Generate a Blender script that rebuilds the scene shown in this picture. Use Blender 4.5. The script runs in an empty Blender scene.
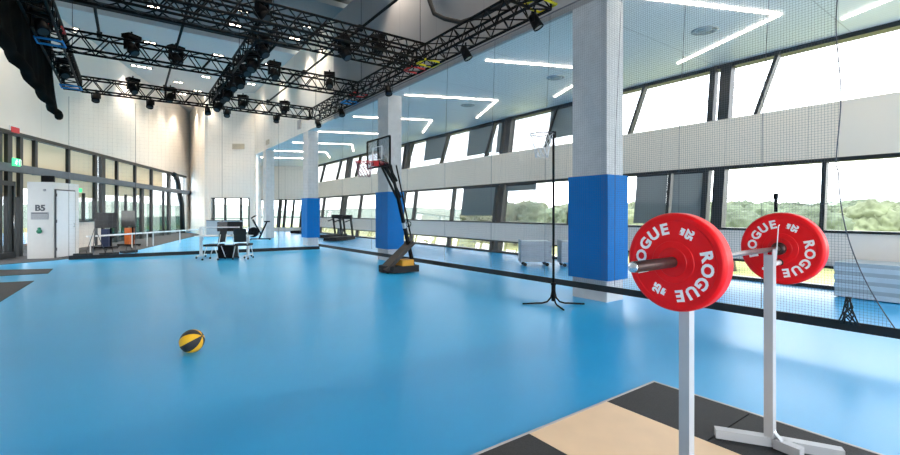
import bpy, bmesh, math, random
from mathutils import Vector, Matrix, noise
R = math.radians
PI = math.pi
sc = bpy.context.scene
C = sc.collection

# ---------------------------------------------------------------- camera, world, sun, exposure
cd = bpy.data.cameras.new('camera'); cam = bpy.data.objects.new('camera', cd); C.objects.link(cam)
cam.location = (0, 0, 1.5)
cam.rotation_euler = (R(90), 0, -math.atan2(0.585, 0.811))
cd.sensor_width = 36; cd.lens = 445 / 900 * 36
cd.shift_y = -15.5 / 900
cd.clip_start = 0.05; cd.clip_end = 2000
sc.camera = cam
sc.view_settings.view_transform = 'Standard'; sc.view_settings.look = 'None'
sc.view_settings.exposure = 0.68; sc.view_settings.gamma = 1.0
sc.view_settings.use_curve_mapping = False

w = bpy.data.worlds.new('sky'); sc.world = w; w.use_nodes = True
nt = w.node_tree; N = nt.nodes; L = nt.links
bg = N['Background']
tc = N.new('ShaderNodeTexCoord'); mp = N.new('ShaderNodeMapping'); mp.inputs['Scale'].default_value = (1, 1, 3.2)
no = N.new('ShaderNodeTexNoise'); no.inputs['Scale'].default_value = 2.6; no.inputs['Detail'].default_value = 6
cr = N.new('ShaderNodeValToRGB')
cr.color_ramp.elements[0].position = 0.35; cr.color_ramp.elements[0].color = (0.78, 0.82, 0.90, 1)
cr.color_ramp.elements[1].position = 0.62; cr.color_ramp.elements[1].color = (1.0, 0.985, 0.97, 1)
L.new(tc.outputs['Generated'], mp.inputs['Vector']); L.new(mp.outputs['Vector'], no.inputs['Vector'])
L.new(no.outputs['Fac'], cr.inputs['Fac']); L.new(cr.outputs['Color'], bg.inputs['Color'])
SKY = 4.5
bg.inputs['Strength'].default_value = SKY

sd = bpy.data.lights.new('sun', 'SUN'); sd.energy = 1.5; sd.angle = R(3); sd.color = (1, 0.95, 0.85)
sun = bpy.data.objects.new('sun', sd); C.objects.link(sun)
sun.rotation_euler = (R(35), R(-18), 0)      # high sun; its light stays off the far window wall

# ---------------------------------------------------------------- materials
def mat(name, col, rough=0.5, metal=0.0, spec=0.5, noise_amt=0.0, noise_scale=8.0, bump=0.0, emit=None, estr=0.0, bscale=None):
    m = bpy.data.materials.new(name); m.use_nodes = True
    n = m.node_tree.nodes; l = m.node_tree.links; p = n['Principled BSDF']
    p.inputs['Base Color'].default_value = (*col, 1); p.inputs['Roughness'].default_value = rough
    p.inputs['Metallic'].default_value = metal; p.inputs['Specular IOR Level'].default_value = spec
    if emit: p.inputs['Emission Color'].default_value = (*emit, 1); p.inputs['Emission Strength'].default_value = estr
    if noise_amt or bump:
        t = n.new('ShaderNodeTexCoord'); nz = n.new('ShaderNodeTexNoise')
        nz.inputs['Scale'].default_value = noise_scale; nz.inputs['Detail'].default_value = 4
        l.new(t.outputs['Object'], nz.inputs['Vector'])
        if noise_amt:
            r = n.new('ShaderNodeValToRGB')
            r.color_ramp.elements[0].position = 0.3; r.color_ramp.elements[1].position = 0.7
            r.color_ramp.elements[0].color = (*[c * (1 - noise_amt) for c in col], 1)
            r.color_ramp.elements[1].color = (*[min(1, c * (1 + noise_amt)) for c in col], 1)
            l.new(nz.outputs['Fac'], r.inputs['Fac']); l.new(r.outputs['Color'], p.inputs['Base Color'])
        if bump:
            b = n.new('ShaderNodeBump'); b.inputs['Strength'].default_value = bump; b.inputs['Distance'].default_value = 0.01
            nz2 = nz
            if bscale:
                nz2 = n.new('ShaderNodeTexNoise'); nz2.inputs['Scale'].default_value = bscale; l.new(t.outputs['Object'], nz2.inputs['Vector'])
            l.new(nz2.outputs['Fac'], b.inputs['Height']); l.new(b.outputs['Normal'], p.inputs['Normal'])
    return m

def stripes(m, axis, scale, depth=0.12, width=0.06):
    """thin joint lines every 1/scale metres along a world axis"""
    n = m.node_tree.nodes; l = m.node_tree.links; p = n['Principled BSDF']
    t = n.new('ShaderNodeTexCoord'); s = n.new('ShaderNodeSeparateXYZ'); l.new(t.outputs['Object'], s.inputs[0])
    mu = n.new('ShaderNodeMath'); mu.operation = 'MULTIPLY'; mu.inputs[1].default_value = scale
    fr = n.new('ShaderNodeMath'); fr.operation = 'FRACT'
    lt = n.new('ShaderNodeMath'); lt.operation = 'LESS_THAN'; lt.inputs[1].default_value = width
    l.new(s.outputs[axis], mu.inputs[0]); l.new(mu.outputs[0], fr.inputs[0]); l.new(fr.outputs[0], lt.inputs[0])
    mx = n.new('ShaderNodeMix'); mx.data_type = 'RGBA'
    base = p.inputs['Base Color'].default_value[:]
    src = p.inputs['Base Color'].links[0].from_socket if p.inputs['Base Color'].links else None
    if src: l.new(src, mx.inputs['A'])
    else: mx.inputs['A'].default_value = base
    mx.inputs['B'].default_value = [c * (1 - depth) for c in base[:3]] + [1]
    l.new(lt.outputs[0], mx.inputs['Factor']); l.new(mx.outputs['Result'], p.inputs['Base Color'])
    return m

def glass_mat(name, tint, refl=0.5):
    m = bpy.data.materials.new(name); m.use_nodes = True; n = m.node_tree.nodes; l = m.node_tree.links
    n.remove(n['Principled BSDF'])
    tr = n.new('ShaderNodeBsdfTransparent'); tr.inputs[0].default_value = (*tint, 1)
    gl = n.new('ShaderNodeBsdfGlossy'); gl.inputs['Roughness'].default_value = 0.02
    fr = n.new('ShaderNodeFresnel'); fr.inputs[0].default_value = 1.45
    mu = n.new('ShaderNodeMath'); mu.operation = 'MULTIPLY'; mu.inputs[1].default_value = refl
    mx = n.new('ShaderNodeMixShader')
    l.new(fr.outputs[0], mu.inputs[0]); l.new(mu.outputs[0], mx.inputs[0]); l.new(tr.outputs[0], mx.inputs[1]); l.new(gl.outputs[0], mx.inputs[2])
    l.new(mx.outputs[0], n['Material Output'].inputs[0])
    return m

def veil_mat(name, col, through):
    m = bpy.data.materials.new(name); m.use_nodes = True; n = m.node_tree.nodes; l = m.node_tree.links
    p = n['Principled BSDF']; p.inputs['Base Color'].default_value = (*col, 1); p.inputs['Roughness'].default_value = 0.9
    tr = n.new('ShaderNodeBsdfTransparent'); mx = n.new('ShaderNodeMixShader'); mx.inputs[0].default_value = through
    l.new(p.outputs[0], mx.inputs[1]); l.new(tr.outputs[0], mx.inputs[2]); l.new(mx.outputs[0], n['Material Output'].inputs[0])
    return m

M = {}
M['floor'] = mat('blue_sports_floor', (0.018, 0.37, 0.74), 0.32, spec=0.5, noise_amt=0.06, noise_scale=0.35, bump=0.05, bscale=160)
M['carpet'] = mat('dark_grey_carpet', (0.055, 0.06, 0.068), 0.9, noise_amt=0.2, noise_scale=30)
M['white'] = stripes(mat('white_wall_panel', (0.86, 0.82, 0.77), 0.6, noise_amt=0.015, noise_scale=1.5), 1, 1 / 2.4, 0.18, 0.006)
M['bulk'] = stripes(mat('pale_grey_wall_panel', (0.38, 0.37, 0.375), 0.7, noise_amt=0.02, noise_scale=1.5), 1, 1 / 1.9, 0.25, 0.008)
M['ceil'] = mat('hall_ceiling_white', (0.60, 0.62, 0.63), 0.7, noise_amt=0.02)
M['ceil_near'] = mat('grey_acoustic_ceiling', (0.22, 0.23, 0.24), 0.8, noise_amt=0.03)
M['ceil_dark'] = mat('ceiling_service_slot', (0.02, 0.02, 0.022), 0.8, noise_amt=0.2)
M['aisle_ceil'] = stripes(stripes(mat('pale_slatted_metal_ceiling', (0.70, 0.74, 0.76), 0.5, noise_amt=0.01), 0, 10, 0.10, 0.12), 1, 1 / 2.52, 0.3, 0.008)
M['band'] = stripes(mat('warm_white_metal_panel', (0.88, 0.77, 0.65), 0.5, noise_amt=0.015, noise_scale=1), 1, 1 / 1.57, 0.25, 0.008)
M['apron'] = stripes(mat('light_grey_perforated_panel', (0.84, 0.78, 0.73), 0.5, noise_amt=0.015, noise_scale=1), 1, 1 / 1.57, 0.2, 0.008)
M['concrete'] = mat('pale_grey_concrete', (0.60, 0.60, 0.61), 0.75, noise_amt=0.06, noise_scale=5, bump=0.15)
M['pad'] = mat('blue_vinyl_padding', (0.002, 0.165, 0.50), 0.6, spec=0.15, noise_amt=0.04, noise_scale=3, bump=0.1)
M['frame'] = mat('black_window_frame', (0.012, 0.016, 0.018), 0.4, noise_amt=0.1)
M['steel'] = mat('blue_grey_painted_steel', (0.11, 0.135, 0.165), 0.5, noise_amt=0.08)
M['glass'] = glass_mat('clear_glass', (0.95, 0.97, 0.97), 0.7)
M['teal_glass'] = glass_mat('green_tinted_glass', (0.35, 0.62, 0.58), 0.8)
M['blind'] = veil_mat('dark_grey_blind_fabric', (0.20, 0.235, 0.235), 0.10)
M['beige_blind'] = veil_mat('cream_blind_fabric', (0.85, 0.74, 0.52), 0.18)
M['black'] = mat('black_powder_coat', (0.005, 0.005, 0.006), 0.55, spec=0.12, noise_amt=0.1)
M['rubber'] = mat('black_rubber', (0.02, 0.02, 0.021), 0.8, noise_amt=0.25, noise_scale=60, bump=0.2)
M['tile'] = mat('charcoal_rubber_tile', (0.030, 0.031, 0.033), 0.75, noise_amt=0.35, noise_scale=120, bump=0.2)
M['wood'] = mat('pale_lifting_plywood', (0.86, 0.62, 0.40), 0.45, noise_amt=0.05, noise_scale=4)
M['lip'] = mat('grey_aluminium_edge', (0.45, 0.45, 0.46), 0.4, noise_amt=0.05)
M['net'] = mat('charcoal_netting_cord', (0.10, 0.10, 0.12), 0.8, noise_amt=0.1)
M['skirt'] = mat('black_net_skirt_vinyl', (0.008, 0.009, 0.011), 0.6, noise_amt=0.2)
M['drape'] = mat('black_drape_mesh', (0.006, 0.006, 0.006), 0.95, spec=0.03, noise_amt=0.6, noise_scale=1.2, bump=0.5, bscale=12)
M['red'] = mat('red_bumper_rubber', (0.85, 0.006, 0.010), 0.42, spec=0.3, noise_amt=0.04, noise_scale=20)
M['redhub'] = mat('red_steel_hub', (0.74, 0.006, 0.01), 0.38, spec=0.35, noise_amt=0.04, noise_scale=20)
M['letter'] = mat('white_plate_lettering', (0.92, 0.88, 0.88), 0.5, noise_amt=0.02)
M['sleeve'] = mat('dark_brown_steel_sleeve', (0.07, 0.035, 0.032), 0.35, metal=0.4, noise_amt=0.3, noise_scale=40)
M['chrome'] = mat('bright_steel', (0.80, 0.82, 0.85), 0.25, metal=0.9, noise_amt=0.05)
M['bar'] = mat('worn_grey_bar_steel', (0.30, 0.29, 0.29), 0.35, metal=0.8, noise_amt=0.2, noise_scale=60)
M['stand'] = mat('silver_grey_stand_paint', (0.50, 0.51, 0.54), 0.42, metal=0.15, noise_amt=0.03)
M['yellow'] = mat('yellow_basketball_rubber', (0.90, 0.47, 0.01), 0.5, bump=0.3, bscale=180, noise_amt=0.05)
M['ballblack'] = mat('black_basketball_rubber', (0.015, 0.015, 0.017), 0.5, bump=0.3, bscale=180, noise_amt=0.1)
M['brown'] = mat('brown_grey_steel_plate', (0.055, 0.045, 0.04), 0.5, noise_amt=0.1)
M['orange'] = mat('orange_painted_weight', (0.75, 0.16, 0.02), 0.5, noise_amt=0.05)
M['amber'] = mat('amber_ballast_bag', (0.80, 0.36, 0.03), 0.6, noise_amt=0.1)
M['acrylic'] = glass_mat('smoky_acrylic', (0.84, 0.86, 0.90), 0.6)
M['netwhite'] = mat('white_nylon_net', (0.75, 0.75, 0.78), 0.8, noise_amt=0.05)
M['netred'] = mat('plum_nylon_net', (0.22, 0.10, 0.14), 0.8, noise_amt=0.2)
M['rim'] = mat('red_rim_paint', (0.55, 0.02, 0.03), 0.4, noise_amt=0.05)
M['cart'] = mat('grey_slatted_cart_metal', (0.40, 0.44, 0.49), 0.5, noise_amt=0.05)
M['bench_a'] = mat('pale_blue_grey_bench', (0.60, 0.68, 0.74), 0.5, noise_amt=0.03)
M['bench_b'] = mat('mid_grey_bench_face', (0.42, 0.48, 0.52), 0.5, noise_amt=0.03)
M['box'] = mat('white_kiosk_laminate', (0.78, 0.75, 0.72), 0.5, noise_amt=0.015)
M['door'] = mat('white_door_paint', (0.84, 0.85, 0.87), 0.4, noise_amt=0.015)
M['darkgrey'] = mat('dark_grey_trim', (0.10, 0.10, 0.11), 0.5, noise_amt=0.05)
M['plaque'] = mat('grey_plaque', (0.42, 0.41, 0.42), 0.5, noise_amt=0.1, noise_scale=30)
M['green'] = mat('green_enamel', (0.02, 0.22, 0.12), 0.5, noise_amt=0.05)
M['exit'] = mat('lit_green_exit_sign', (0.05, 0.6, 0.2), 0.5, emit=(0.05, 0.75, 0.25), estr=1.0)
M['exitw'] = mat('lit_white_sign_mark', (0.9, 0.95, 0.9), 0.5, emit=(0.9, 1, 0.9), estr=1.0)
M['redsign'] = mat('dark_red_sign', (0.35, 0.02, 0.03), 0.5, emit=(0.5, 0.02, 0.03), estr=0.3)
M['led'] = mat('led_strip', (1, 1, 1), 0.5, emit=(1.0, 0.84, 0.72), estr=11.0)
M['lamp'] = mat('downlight_glow', (1, 1, 1), 0.5, emit=(1.0, 0.86, 0.68), estr=12.0)
M['lens'] = mat('fixture_lens', (0.03, 0.033, 0.036), 0.3, spec=0.3, noise_amt=0.05)
M['silver'] = mat('silver_reflector', (0.7, 0.7, 0.72), 0.3, metal=0.6, noise_amt=0.05)
M['sling_red'] = mat('red_sling_webbing', (0.60, 0.05, 0.05), 0.7, noise_amt=0.1)
M['sling_blue'] = mat('blue_sling_webbing', (0.02, 0.25, 0.65), 0.7, noise_amt=0.1)
M['sling_yellow'] = mat('yellow_sling_webbing', (0.80, 0.65, 0.02), 0.7, noise_amt=0.1)
M['whitemetal'] = mat('white_powder_coat', (0.80, 0.82, 0.84), 0.4, noise_amt=0.03)
M['screen'] = mat('black_screen', (0.010, 0.011, 0.013), 0.25, noise_amt=0.1)
M['navy'] = mat('navy_cart_cover', (0.02, 0.035, 0.10), 0.6, noise_amt=0.1)
M['vent'] = stripes(mat('beige_vent_grille', (0.62, 0.56, 0.46), 0.6, noise_amt=0.02), 2, 12, 0.35, 0.4)
M['diff'] = mat('grey_round_diffuser', (0.33, 0.38, 0.40), 0.5, noise_amt=0.05)
M['grass'] = mat('dry_green_field', (0.26, 0.27, 0.10), 0.95, noise_amt=0.45, noise_scale=0.12)
M['leaf'] = mat('olive_green_foliage', (0.125, 0.15, 0.085), 0.9, noise_amt=0.55, noise_scale=0.9)
M['leaf2'] = mat('deep_green_foliage', (0.095, 0.125, 0.080), 0.9, noise_amt=0.55, noise_scale=0.9)
M['trunk'] = mat('grey_brown_bark', (0.10, 0.08, 0.06), 0.9, noise_amt=0.3)
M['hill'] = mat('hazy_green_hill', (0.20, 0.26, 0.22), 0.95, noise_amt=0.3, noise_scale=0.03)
M['house'] = mat('cream_house_render', (0.62, 0.56, 0.50), 0.8, noise_amt=0.05)
M['roof'] = mat('terracotta_roof', (0.38, 0.20, 0.15), 0.8, noise_amt=0.1)
M['paving'] = mat('pale_concrete_paving', (0.42, 0.40, 0.36), 0.9, noise_amt=0.1)

# ---------------------------------------------------------------- mesh helpers
class B:
    """collects shapes into one mesh; build() links it as ONE object"""
    def __init__(s): s.bm = bmesh.new()
    def hexa(s, pts, mi=0):                       # 8 points: bottom ring then top ring
        v = [s.bm.verts.new(p) for p in pts]
        for f in ((3, 2, 1, 0), (4, 5, 6, 7), (0, 1, 5, 4), (1, 2, 6, 5), (2, 3, 7, 6), (3, 0, 4, 7)):
            s.bm.faces.new([v[i] for i in f]).material_index = mi
        return s
    def box(s, x0, x1, y0, y1, z0, z1, mi=0):
        return s.hexa([(x0, y0, z0), (x1, y0, z0), (x1, y1, z0), (x0, y1, z0), (x0, y0, z1), (x1, y0, z1), (x1, y1, z1), (x0, y1, z1)], mi)
    def bar(s, a, b, wd, ht, mi=0, up=(0, 0, 1)):  # box beam from a to b
        a = Vector(a); b = Vector(b); d = (b - a).normalized(); u = Vector(up)
        if abs(d.dot(u)) > 0.99: u = Vector((0, 1, 0))
        sd_ = d.cross(u).normalized(); u2 = sd_.cross(d).normalized()
        r = []
        for p in (a, b):
            r.append([p - sd_ * wd / 2 - u2 * ht / 2, p + sd_ * wd / 2 - u2 * ht / 2, p + sd_ * wd / 2 + u2 * ht / 2, p - sd_ * wd / 2 + u2 * ht / 2])
        return s.hexa(r[0] + r[1], mi)
    def tube(s, pts, r, n=8, mi=0, smooth=True, closed=False):
        pts = [Vector(p) for p in pts]; rings = []; prev = None
        for i, p in enumerate(pts):
            if closed: d = (pts[(i + 1) % len(pts)] - pts[i - 1]).normalized()
            else: d = ((pts[i + 1] if i + 1 < len(pts) else p) - (pts[i - 1] if i else p)).normalized()
            if prev is None:
                u = Vector((0, 0, 1)) if abs(d.z) < 0.9 else Vector((1, 0, 0))
            else: u = prev
            a = d.cross(u).normalized(); u = a.cross(d).normalized(); prev = u
            rr = r[i] if isinstance(r, (list, tuple)) else r
            rings.append([s.bm.verts.new(p + a * math.cos(2 * PI * k / n) * rr + u * math.sin(2 * PI * k / n) * rr) for k in range(n)])
        m = len(rings)
        for i in range(m if closed else m - 1):
            A, Bq = rings[i], rings[(i + 1) % m]
            for k in range(n):
                f = s.bm.faces.new((A[k], A[(k + 1) % n], Bq[(k + 1) % n], Bq[k])); f.smooth = smooth; f.material_index = mi
        if not closed:
            s.bm.faces.new(rings[0][::-1]).material_index = mi; s.bm.faces.new(rings[-1]).material_index = mi
        return s
    def cyl(s, a, b, r, n=16, mi=0): return s.tube([a, b], r, n, mi)
    def lathe(s, o, ax, prof, n=48, mi=0, smooth=True):   # prof: (dist along axis, radius)
        o = Vector(o); ax = Vector(ax).normalized(); u = Vector((0, 0, 1)) if abs(ax.z) < 0.9 else Vector((0, 1, 0))
        a = ax.cross(u).normalized(); u = a.cross(ax)
        rings = []
        for t, r in prof:
            if r < 1e-5: rings.append([s.bm.verts.new(o + ax * t)])
            else: rings.append([s.bm.verts.new(o + ax * t + (a * math.cos(2 * PI * k / n) + u * math.sin(2 * PI * k / n)) * r) for k in range(n)])
        for A, Bq in zip(rings, rings[1:]):
            for k in range(n):
                k2 = (k + 1) % n
                if len(A) == 1 and len(Bq) == 1: continue
                if len(A) == 1: vs = (A[0], Bq[k2], Bq[k])
                elif len(Bq) == 1: vs = (A[k], A[k2], Bq[0])
                else: vs = (A[k], A[k2], Bq[k2], Bq[k])
                f = s.bm.faces.new(vs); f.smooth = smooth; f.material_index = mi
        return s
    def prism(s, poly, vec, mi=0):
        vec = Vector(vec); a = [s.bm.verts.new(Vector(p)) for p in poly]; b = [s.bm.verts.new(Vector(p) + vec) for p in poly]
        s.bm.faces.new(a[::-1]).material_index = mi; s.bm.faces.new(b).material_index = mi
        for i in range(len(a)):
            j = (i + 1) % len(a); s.bm.faces.new((a[i], a[j], b[j], b[i])).material_index = mi
        return s
    def bevel(s, w_=0.005, seg=2):
        bmesh.ops.bevel(s.bm, geom=[e for e in s.bm.edges if len(e.link_faces) == 2 and e.calc_face_angle(0) > R(35)], offset=w_, segments=seg, profile=0.6, affect='EDGES')
        return s
    def build(s, name, m, parent=None):
        bmesh.ops.recalc_face_normals(s.bm, faces=s.bm.faces)
        me = bpy.data.meshes.new(name); s.bm.to_mesh(me); s.bm.free()
        for x in (m if isinstance(m, (list, tuple)) else [m]): me.materials.append(x)
        o = bpy.data.objects.new(name, me); C.objects.link(o)
        if parent: o.parent = parent
        return o

def tag(o, label, cat=None, group=None, kind=None):
    if label: o['label'] = label
    if cat: o['category'] = cat
    if group: o['group'] = group
    if kind: o['kind'] = kind
    return o
def thing(name, label, cat, loc=(0, 0, 0), rz=0, group=None):
    o = bpy.data.objects.new(name, None); C.objects.link(o); o.location = loc; o.rotation_euler = (0, 0, rz)
    o.empty_display_size = 0.1
    return tag(o, label, cat, group)
def struct(o): o['kind'] = 'structure'; return o
def copy_tree(o, parent=None):
    c = o.copy(); C.objects.link(c)
    if parent: c.parent = parent
    for ch in list(o.children): copy_tree(ch, c)
    return c
def text_mesh(s, size, extrude=0.001, bold=0.0):
    cu = bpy.data.curves.new('t', 'FONT'); cu.body = s; cu.size = size; cu.extrude = extrude; cu.offset = bold
    cu.align_x = 'CENTER'; cu.align_y = 'CENTER'; cu.resolution_u = 3
    o = bpy.data.objects.new('t', cu); C.objects.link(o)
    dg = bpy.context.evaluated_depsgraph_get(); me = bpy.data.meshes.new_from_object(o.evaluated_get(dg))
    bpy.data.objects.remove(o); bpy.data.curves.remove(cu)
    return me
def add_text(b, s, size, mtx, extrude=0.001, bold=0.0, mi=0):
    me = text_mesh(s, size, extrude, bold); me.transform(mtx)
    n0 = len(b.bm.faces); b.bm.from_mesh(me); bpy.data.meshes.remove(me)
    b.bm.faces.ensure_lookup_table()
    for f in b.bm.faces[n0:]: f.material_index = mi

# ================================================================= THE SETTING
Y0, Y1 = -4.0, 41.0
def FX(z, off=0.0): return 11.0 + 0.14 * z + off      # the window wall leans outward
def fac(Y, z, off=0.0, lean=0.0): return (FX(z, off), Y - lean * (z - 3.72), z)
def facade_slab(b, ya, yb, za, zb, o0=0.0, o1=0.18, mi=0):
    return b.hexa([(FX(za, o0), ya, za), (FX(za, o1), ya, za), (FX(za, o1), yb, za), (FX(za, o0), yb, za),
                   (FX(zb, o0), ya, zb), (FX(zb, o1), ya, zb), (FX(zb, o1), yb, zb), (FX(zb, o0), yb, zb)], mi)

struct(B().box(-14, 11.05, Y0, 44, -0.2, 0).build('floor', M['floor']))
# left wall, runs at 70 degrees from x
LW = lambda t, off=0.0, z=0.0: (-3.29 + .342 * t + .94 * off, 19.6 + .94 * t - .342 * off, z)
struct(B().prism([(-9, 18.4, 0), (-2.96, 17.7, 0), (-1.9, 18.3, 0), (-1.5, 18.75, 0), (0.35, 21.6, 0), (4.0, 33.9, 0), (3.2, 39, 0), (-9, 21, 0)], (0, 0, 0.012)).build('trim_1', M['carpet']))
ob = B(); ob.prism([(-6, 16.9, 0), (-6, 14.6, 0), (-2.45, 14.6, 0), (-1.60, 14.53, 0), (-1.62, 15.6, 0), (-2.7, 16.1, 0)], (0, 0, 0.01))
tag(ob.build('floor_mat', M['carpet']), 'long dark grey mat strip on the blue floor, nearer the white kiosk', 'floor mat', 'dark mats at the left of the court')
ob = B(); ob.prism([(-6, 13.3, 0), (-6, 5.0, 0), (-3.0, 7.2, 0), (-1.74, 10.4, 0), (-1.67, 13.1, 0), (-2.21, 13.2, 0)], (0, 0, 0.01))
tag(ob.build('floor_mat', M['carpet']), 'dark grey mat wedge at left edge of the court, nearer the camera', 'floor mat', 'dark mats at the left of the court')

# aisle ceiling and hall ceiling
struct(B().prism([(6.50, Y0, 5.1), (11.9, Y0, 5.1), (11.9, 42, 5.1), (8.3, 38.6, 5.1), (6.50, 29.9, 5.1)], (0, 0, 0.25)).build('ceiling', M['aisle_ceil']))
b = B()
slots = [(14.2, 15.6), (20.2, 21.5)]
ys = [Y0] + [y for s_ in slots for y in s_] + [41]
b.box(-10, 6.7, ys[4], ys[5], 9.0, 9.2); struct(b.build('ceiling', M['ceil'])); b = B()
for i in (0, 2): b.box(-10, 6.7, ys[i], ys[i + 1], 9.0, 9.2)
struct(b.build('ceiling', M['ceil_near']))
b = B()
for y0_, y1_ in slots: b.box(-10, 6.7, y0_ - .05, y1_ + .05, 9.2, 9.3)
struct(b.build('trim_2', M['ceil_dark']))
# bulkhead above the column line
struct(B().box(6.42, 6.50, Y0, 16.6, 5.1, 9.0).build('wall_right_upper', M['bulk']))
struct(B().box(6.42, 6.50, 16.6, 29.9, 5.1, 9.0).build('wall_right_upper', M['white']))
# aisle back and hall back walls
def wall_path(b, p, q, z0, z1, th=0.2, mi=0):
    p = Vector((*p, 0)); q = Vector((*q, 0)); d = (q - p).normalized(); n_ = Vector((-d.y, d.x, 0)) * th
    b.prism([(p.x, p.y, z0), (q.x, q.y, z0), (q.x + n_.x, q.y + n_.y, z0), (p.x + n_.x, p.y + n_.y, z0)], (0, 0, z1 - z0), mi)
A_, B_ = (4.27, 33.9), (6.42, 29.9)          # hall back wall is oblique
def lerp(p, q, t): return (p[0] + (q[0] - p[0]) * t, p[1] + (q[1] - p[1]) * t)
hb = lambda px: None
A_ = (4.27, 31.45 + 0.0)
A_ = (6.42 - 0.811 * 2.93, 29.9 + 0.585 * 2.93)  # 2.93 m to the left along the oblique line (px 207..255)
b = B()
wall_path(b, B_, A_, 2.40, 9.0, -.2)
wall_path(b, lerp(B_, A_, 0.0), lerp(B_, A_, 0.13), 0, 2.40, -.2)
wall_path(b, lerp(B_, A_, 0.94), A_, 0, 2.40, -.2)
wall_path(b, lerp(B_, A_, 0.13), lerp(B_, A_, 0.94), 0, 0.25, -.2)
struct(b.build('wall_back', M['white']))
b = B(); E_ = LW(21.1)[:2]
wall_path(b, A_, E_, 0, 9.0)
struct(b.build('wall_back_return', M['white']))
b = B()
F_ = (8.05, 37.3); G_ = (11.2, 35.2)
wall_path(b, G_, F_, 2.50, 5.1, -.2); wall_path(b, G_, F_, 0, 0.30, -.2)
wall_path(b, lerp(F_, G_, 0.0), lerp(F_, G_, 0.12), .3, 2.5)
wall_path(b, F_, (6.62, 29.9), 0, 5.1, th=0.15)
struct(b.build('wall_back_aisle', M['white']))

b = B(); b.box(-8.2, 11.3, Y0 - .2, Y0, 4.3, 9.0); b.box(-8.2, 11.3, Y0 - .2, Y0, 0, .25); struct(b.build('wall_rear', M['white']))
wr = bpy.data.objects.new('window_80', None); C.objects.link(wr); struct(wr)
for k in range(9):
    x = -8.0 + 2.37 * k
    B().box(x - .05, x + .05, Y0 - .15, Y0, .25, 4.3).build('mullion', M['frame'], wr)
B().box(-8.0, 11.2, Y0 - .09, Y0 - .08, .25, 4.3).build('pane', M['glass'], wr)
struct(B().box(-8.2, -8.0, Y0, 14.0, 0, 9.0).build('wall_left_near', M['white']))
# window wall on the right: bands
b = B(); facade_slab(b, Y0, 35.4, 2.57, 3.72); struct(b.build('wall_right_band', M['band']))
b = B(); facade_slab(b, 2.45, 35.4, 0.43, 1.11); facade_slab(b, Y0, 2.45, 0, 1.11); struct(b.build('wall_right', M['apron']))
b = B(); facade_slab(b, Y0, 35.4, 5.0, 5.35, 0.02, 0.3); facade_slab(b, Y0, 35.4, -0.1, 0.03, -0.04, 0.3)
facade_slab(b, Y0, 35.4, 2.50, 2.58, -0.02, 0.2); facade_slab(b, Y0, 35.4, 1.09, 1.14, -0.02, 0.2); facade_slab(b, 2.45, 35.4, 0.40, 0.45, -0.02, 0.2)
facade_slab(b, 2.45, 35.4, 0.03, 0.07, -0.01, 0.2); facade_slab(b, 2.38, 2.47, 0.0, 0.45, -0.01, 0.2)
struct(b.build('trim_3', M['frame']))
bounds = [-2.6, 4.95, 12.5, 20.05, 27.6, 35.15]
wi = 1
def mullion(par, Y, z0, z1, wd, lean, dep=0.14, name='mullion'):
    b = B()
    ya = Y - lean * (z0 - 5.08 if z0 > 3 else 0); yb = Y - lean * (z1 - 5.08 if z0 > 3 else 0)
    b.hexa([(FX(z0, -.03), ya - wd / 2, z0), (FX(z0, dep), ya - wd / 2, z0), (FX(z0, dep), ya + wd / 2, z0), (FX(z0, -.03), ya + wd / 2, z0),
            (FX(z1, -.03), yb - wd / 2, z1), (FX(z1, dep), yb - wd / 2, z1), (FX(z1, dep), yb + wd / 2, z1), (FX(z1, -.03), yb + wd / 2, z1)])
    return b.build(name, M['frame'], par)
for ya, yb in zip(bounds, bounds[1:]):
    for (z0, z1, kind) in ((3.72, 5.08, 'upper'), (1.13, 2.54, 'mid'), (0.05, 0.42, 'low')):
        y_a = max(ya, 2.45) if kind == 'low' else ya
        wn = bpy.data.objects.new('window_%d' % wi, None); C.objects.link(wn); struct(wn); wi += 1
        b = B(); facade_slab(b, y_a, yb, z0 - .01, z1 + .01, 0.08, 0.09); b.build('pane', M['glass'], wn)
        mullion(wn, yb + 0.16, z0, z1, 0.13, 0.0, 0.16, 'post'); mullion(wn, yb - 0.14, z0, z1, 0.24, 0.0, 0.20, 'post')
        k = 0
        offs = {'upper': (1.35, 4.5, 7.55 - 0.65) if False else None}
        base = 0.6 if kind == 'upper' else -0.3
        y = base - 3.15 * 3
        while y < 36:
            if y_a + 0.5 < y < yb - 0.5: mullion(wn, y, z0, z1, 0.075 if kind != 'low' else 0.11, 0.28 if kind == 'upper' else 0.0)
            y += 3.15
# blinds hanging inside the glass
def blind(ya, yb, z0, z1, label):
    b = B(); facade_slab(b, ya, yb, z0, z1, 0.035, 0.045)
    r_ = b.build('roller_blind', M['blind'])
    rl = B(); rl.cyl(fac(ya, z1 - .02, .03), fac(yb, z1 - .02, .03), 0.02, 8); rl.build('roller', M['frame'], r_)
    tag(r_, label, 'blind', 'dark roller blinds on the window wall')
blind(6.08, 6.95, 1.2, 2.5, 'dark blind on middle windows just right of nearest blue padded column, narrow left one')
blind(5.15, 5.92, 1.2, 2.5, 'dark blind on middle windows beside the thick black post, above the left barbell plate')
blind(12.75, 14.8, 1.36, 2.5, 'large dark blind on middle windows, left of the black post by the netball stand')
blind(10.7, 12.2, 2.27, 2.5, 'short dark blind barely lowered on the middle window row behind the netball stand')
blind(16.5, 18.25, 3.98, 5.0, 'dark blind on upper windows nearest the far padded column')
blind(13.25, 14.85, 3.85, 5.0, 'dark blind on upper windows second from the far padded column')
blind(12.6, 13.0, 3.8, 5.0, 'narrow dark blind on upper windows beside black post')
blind(8.6, 10.35, 3.98, 5.0, 'wide dark blind on upper windows above the netball ring')

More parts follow.
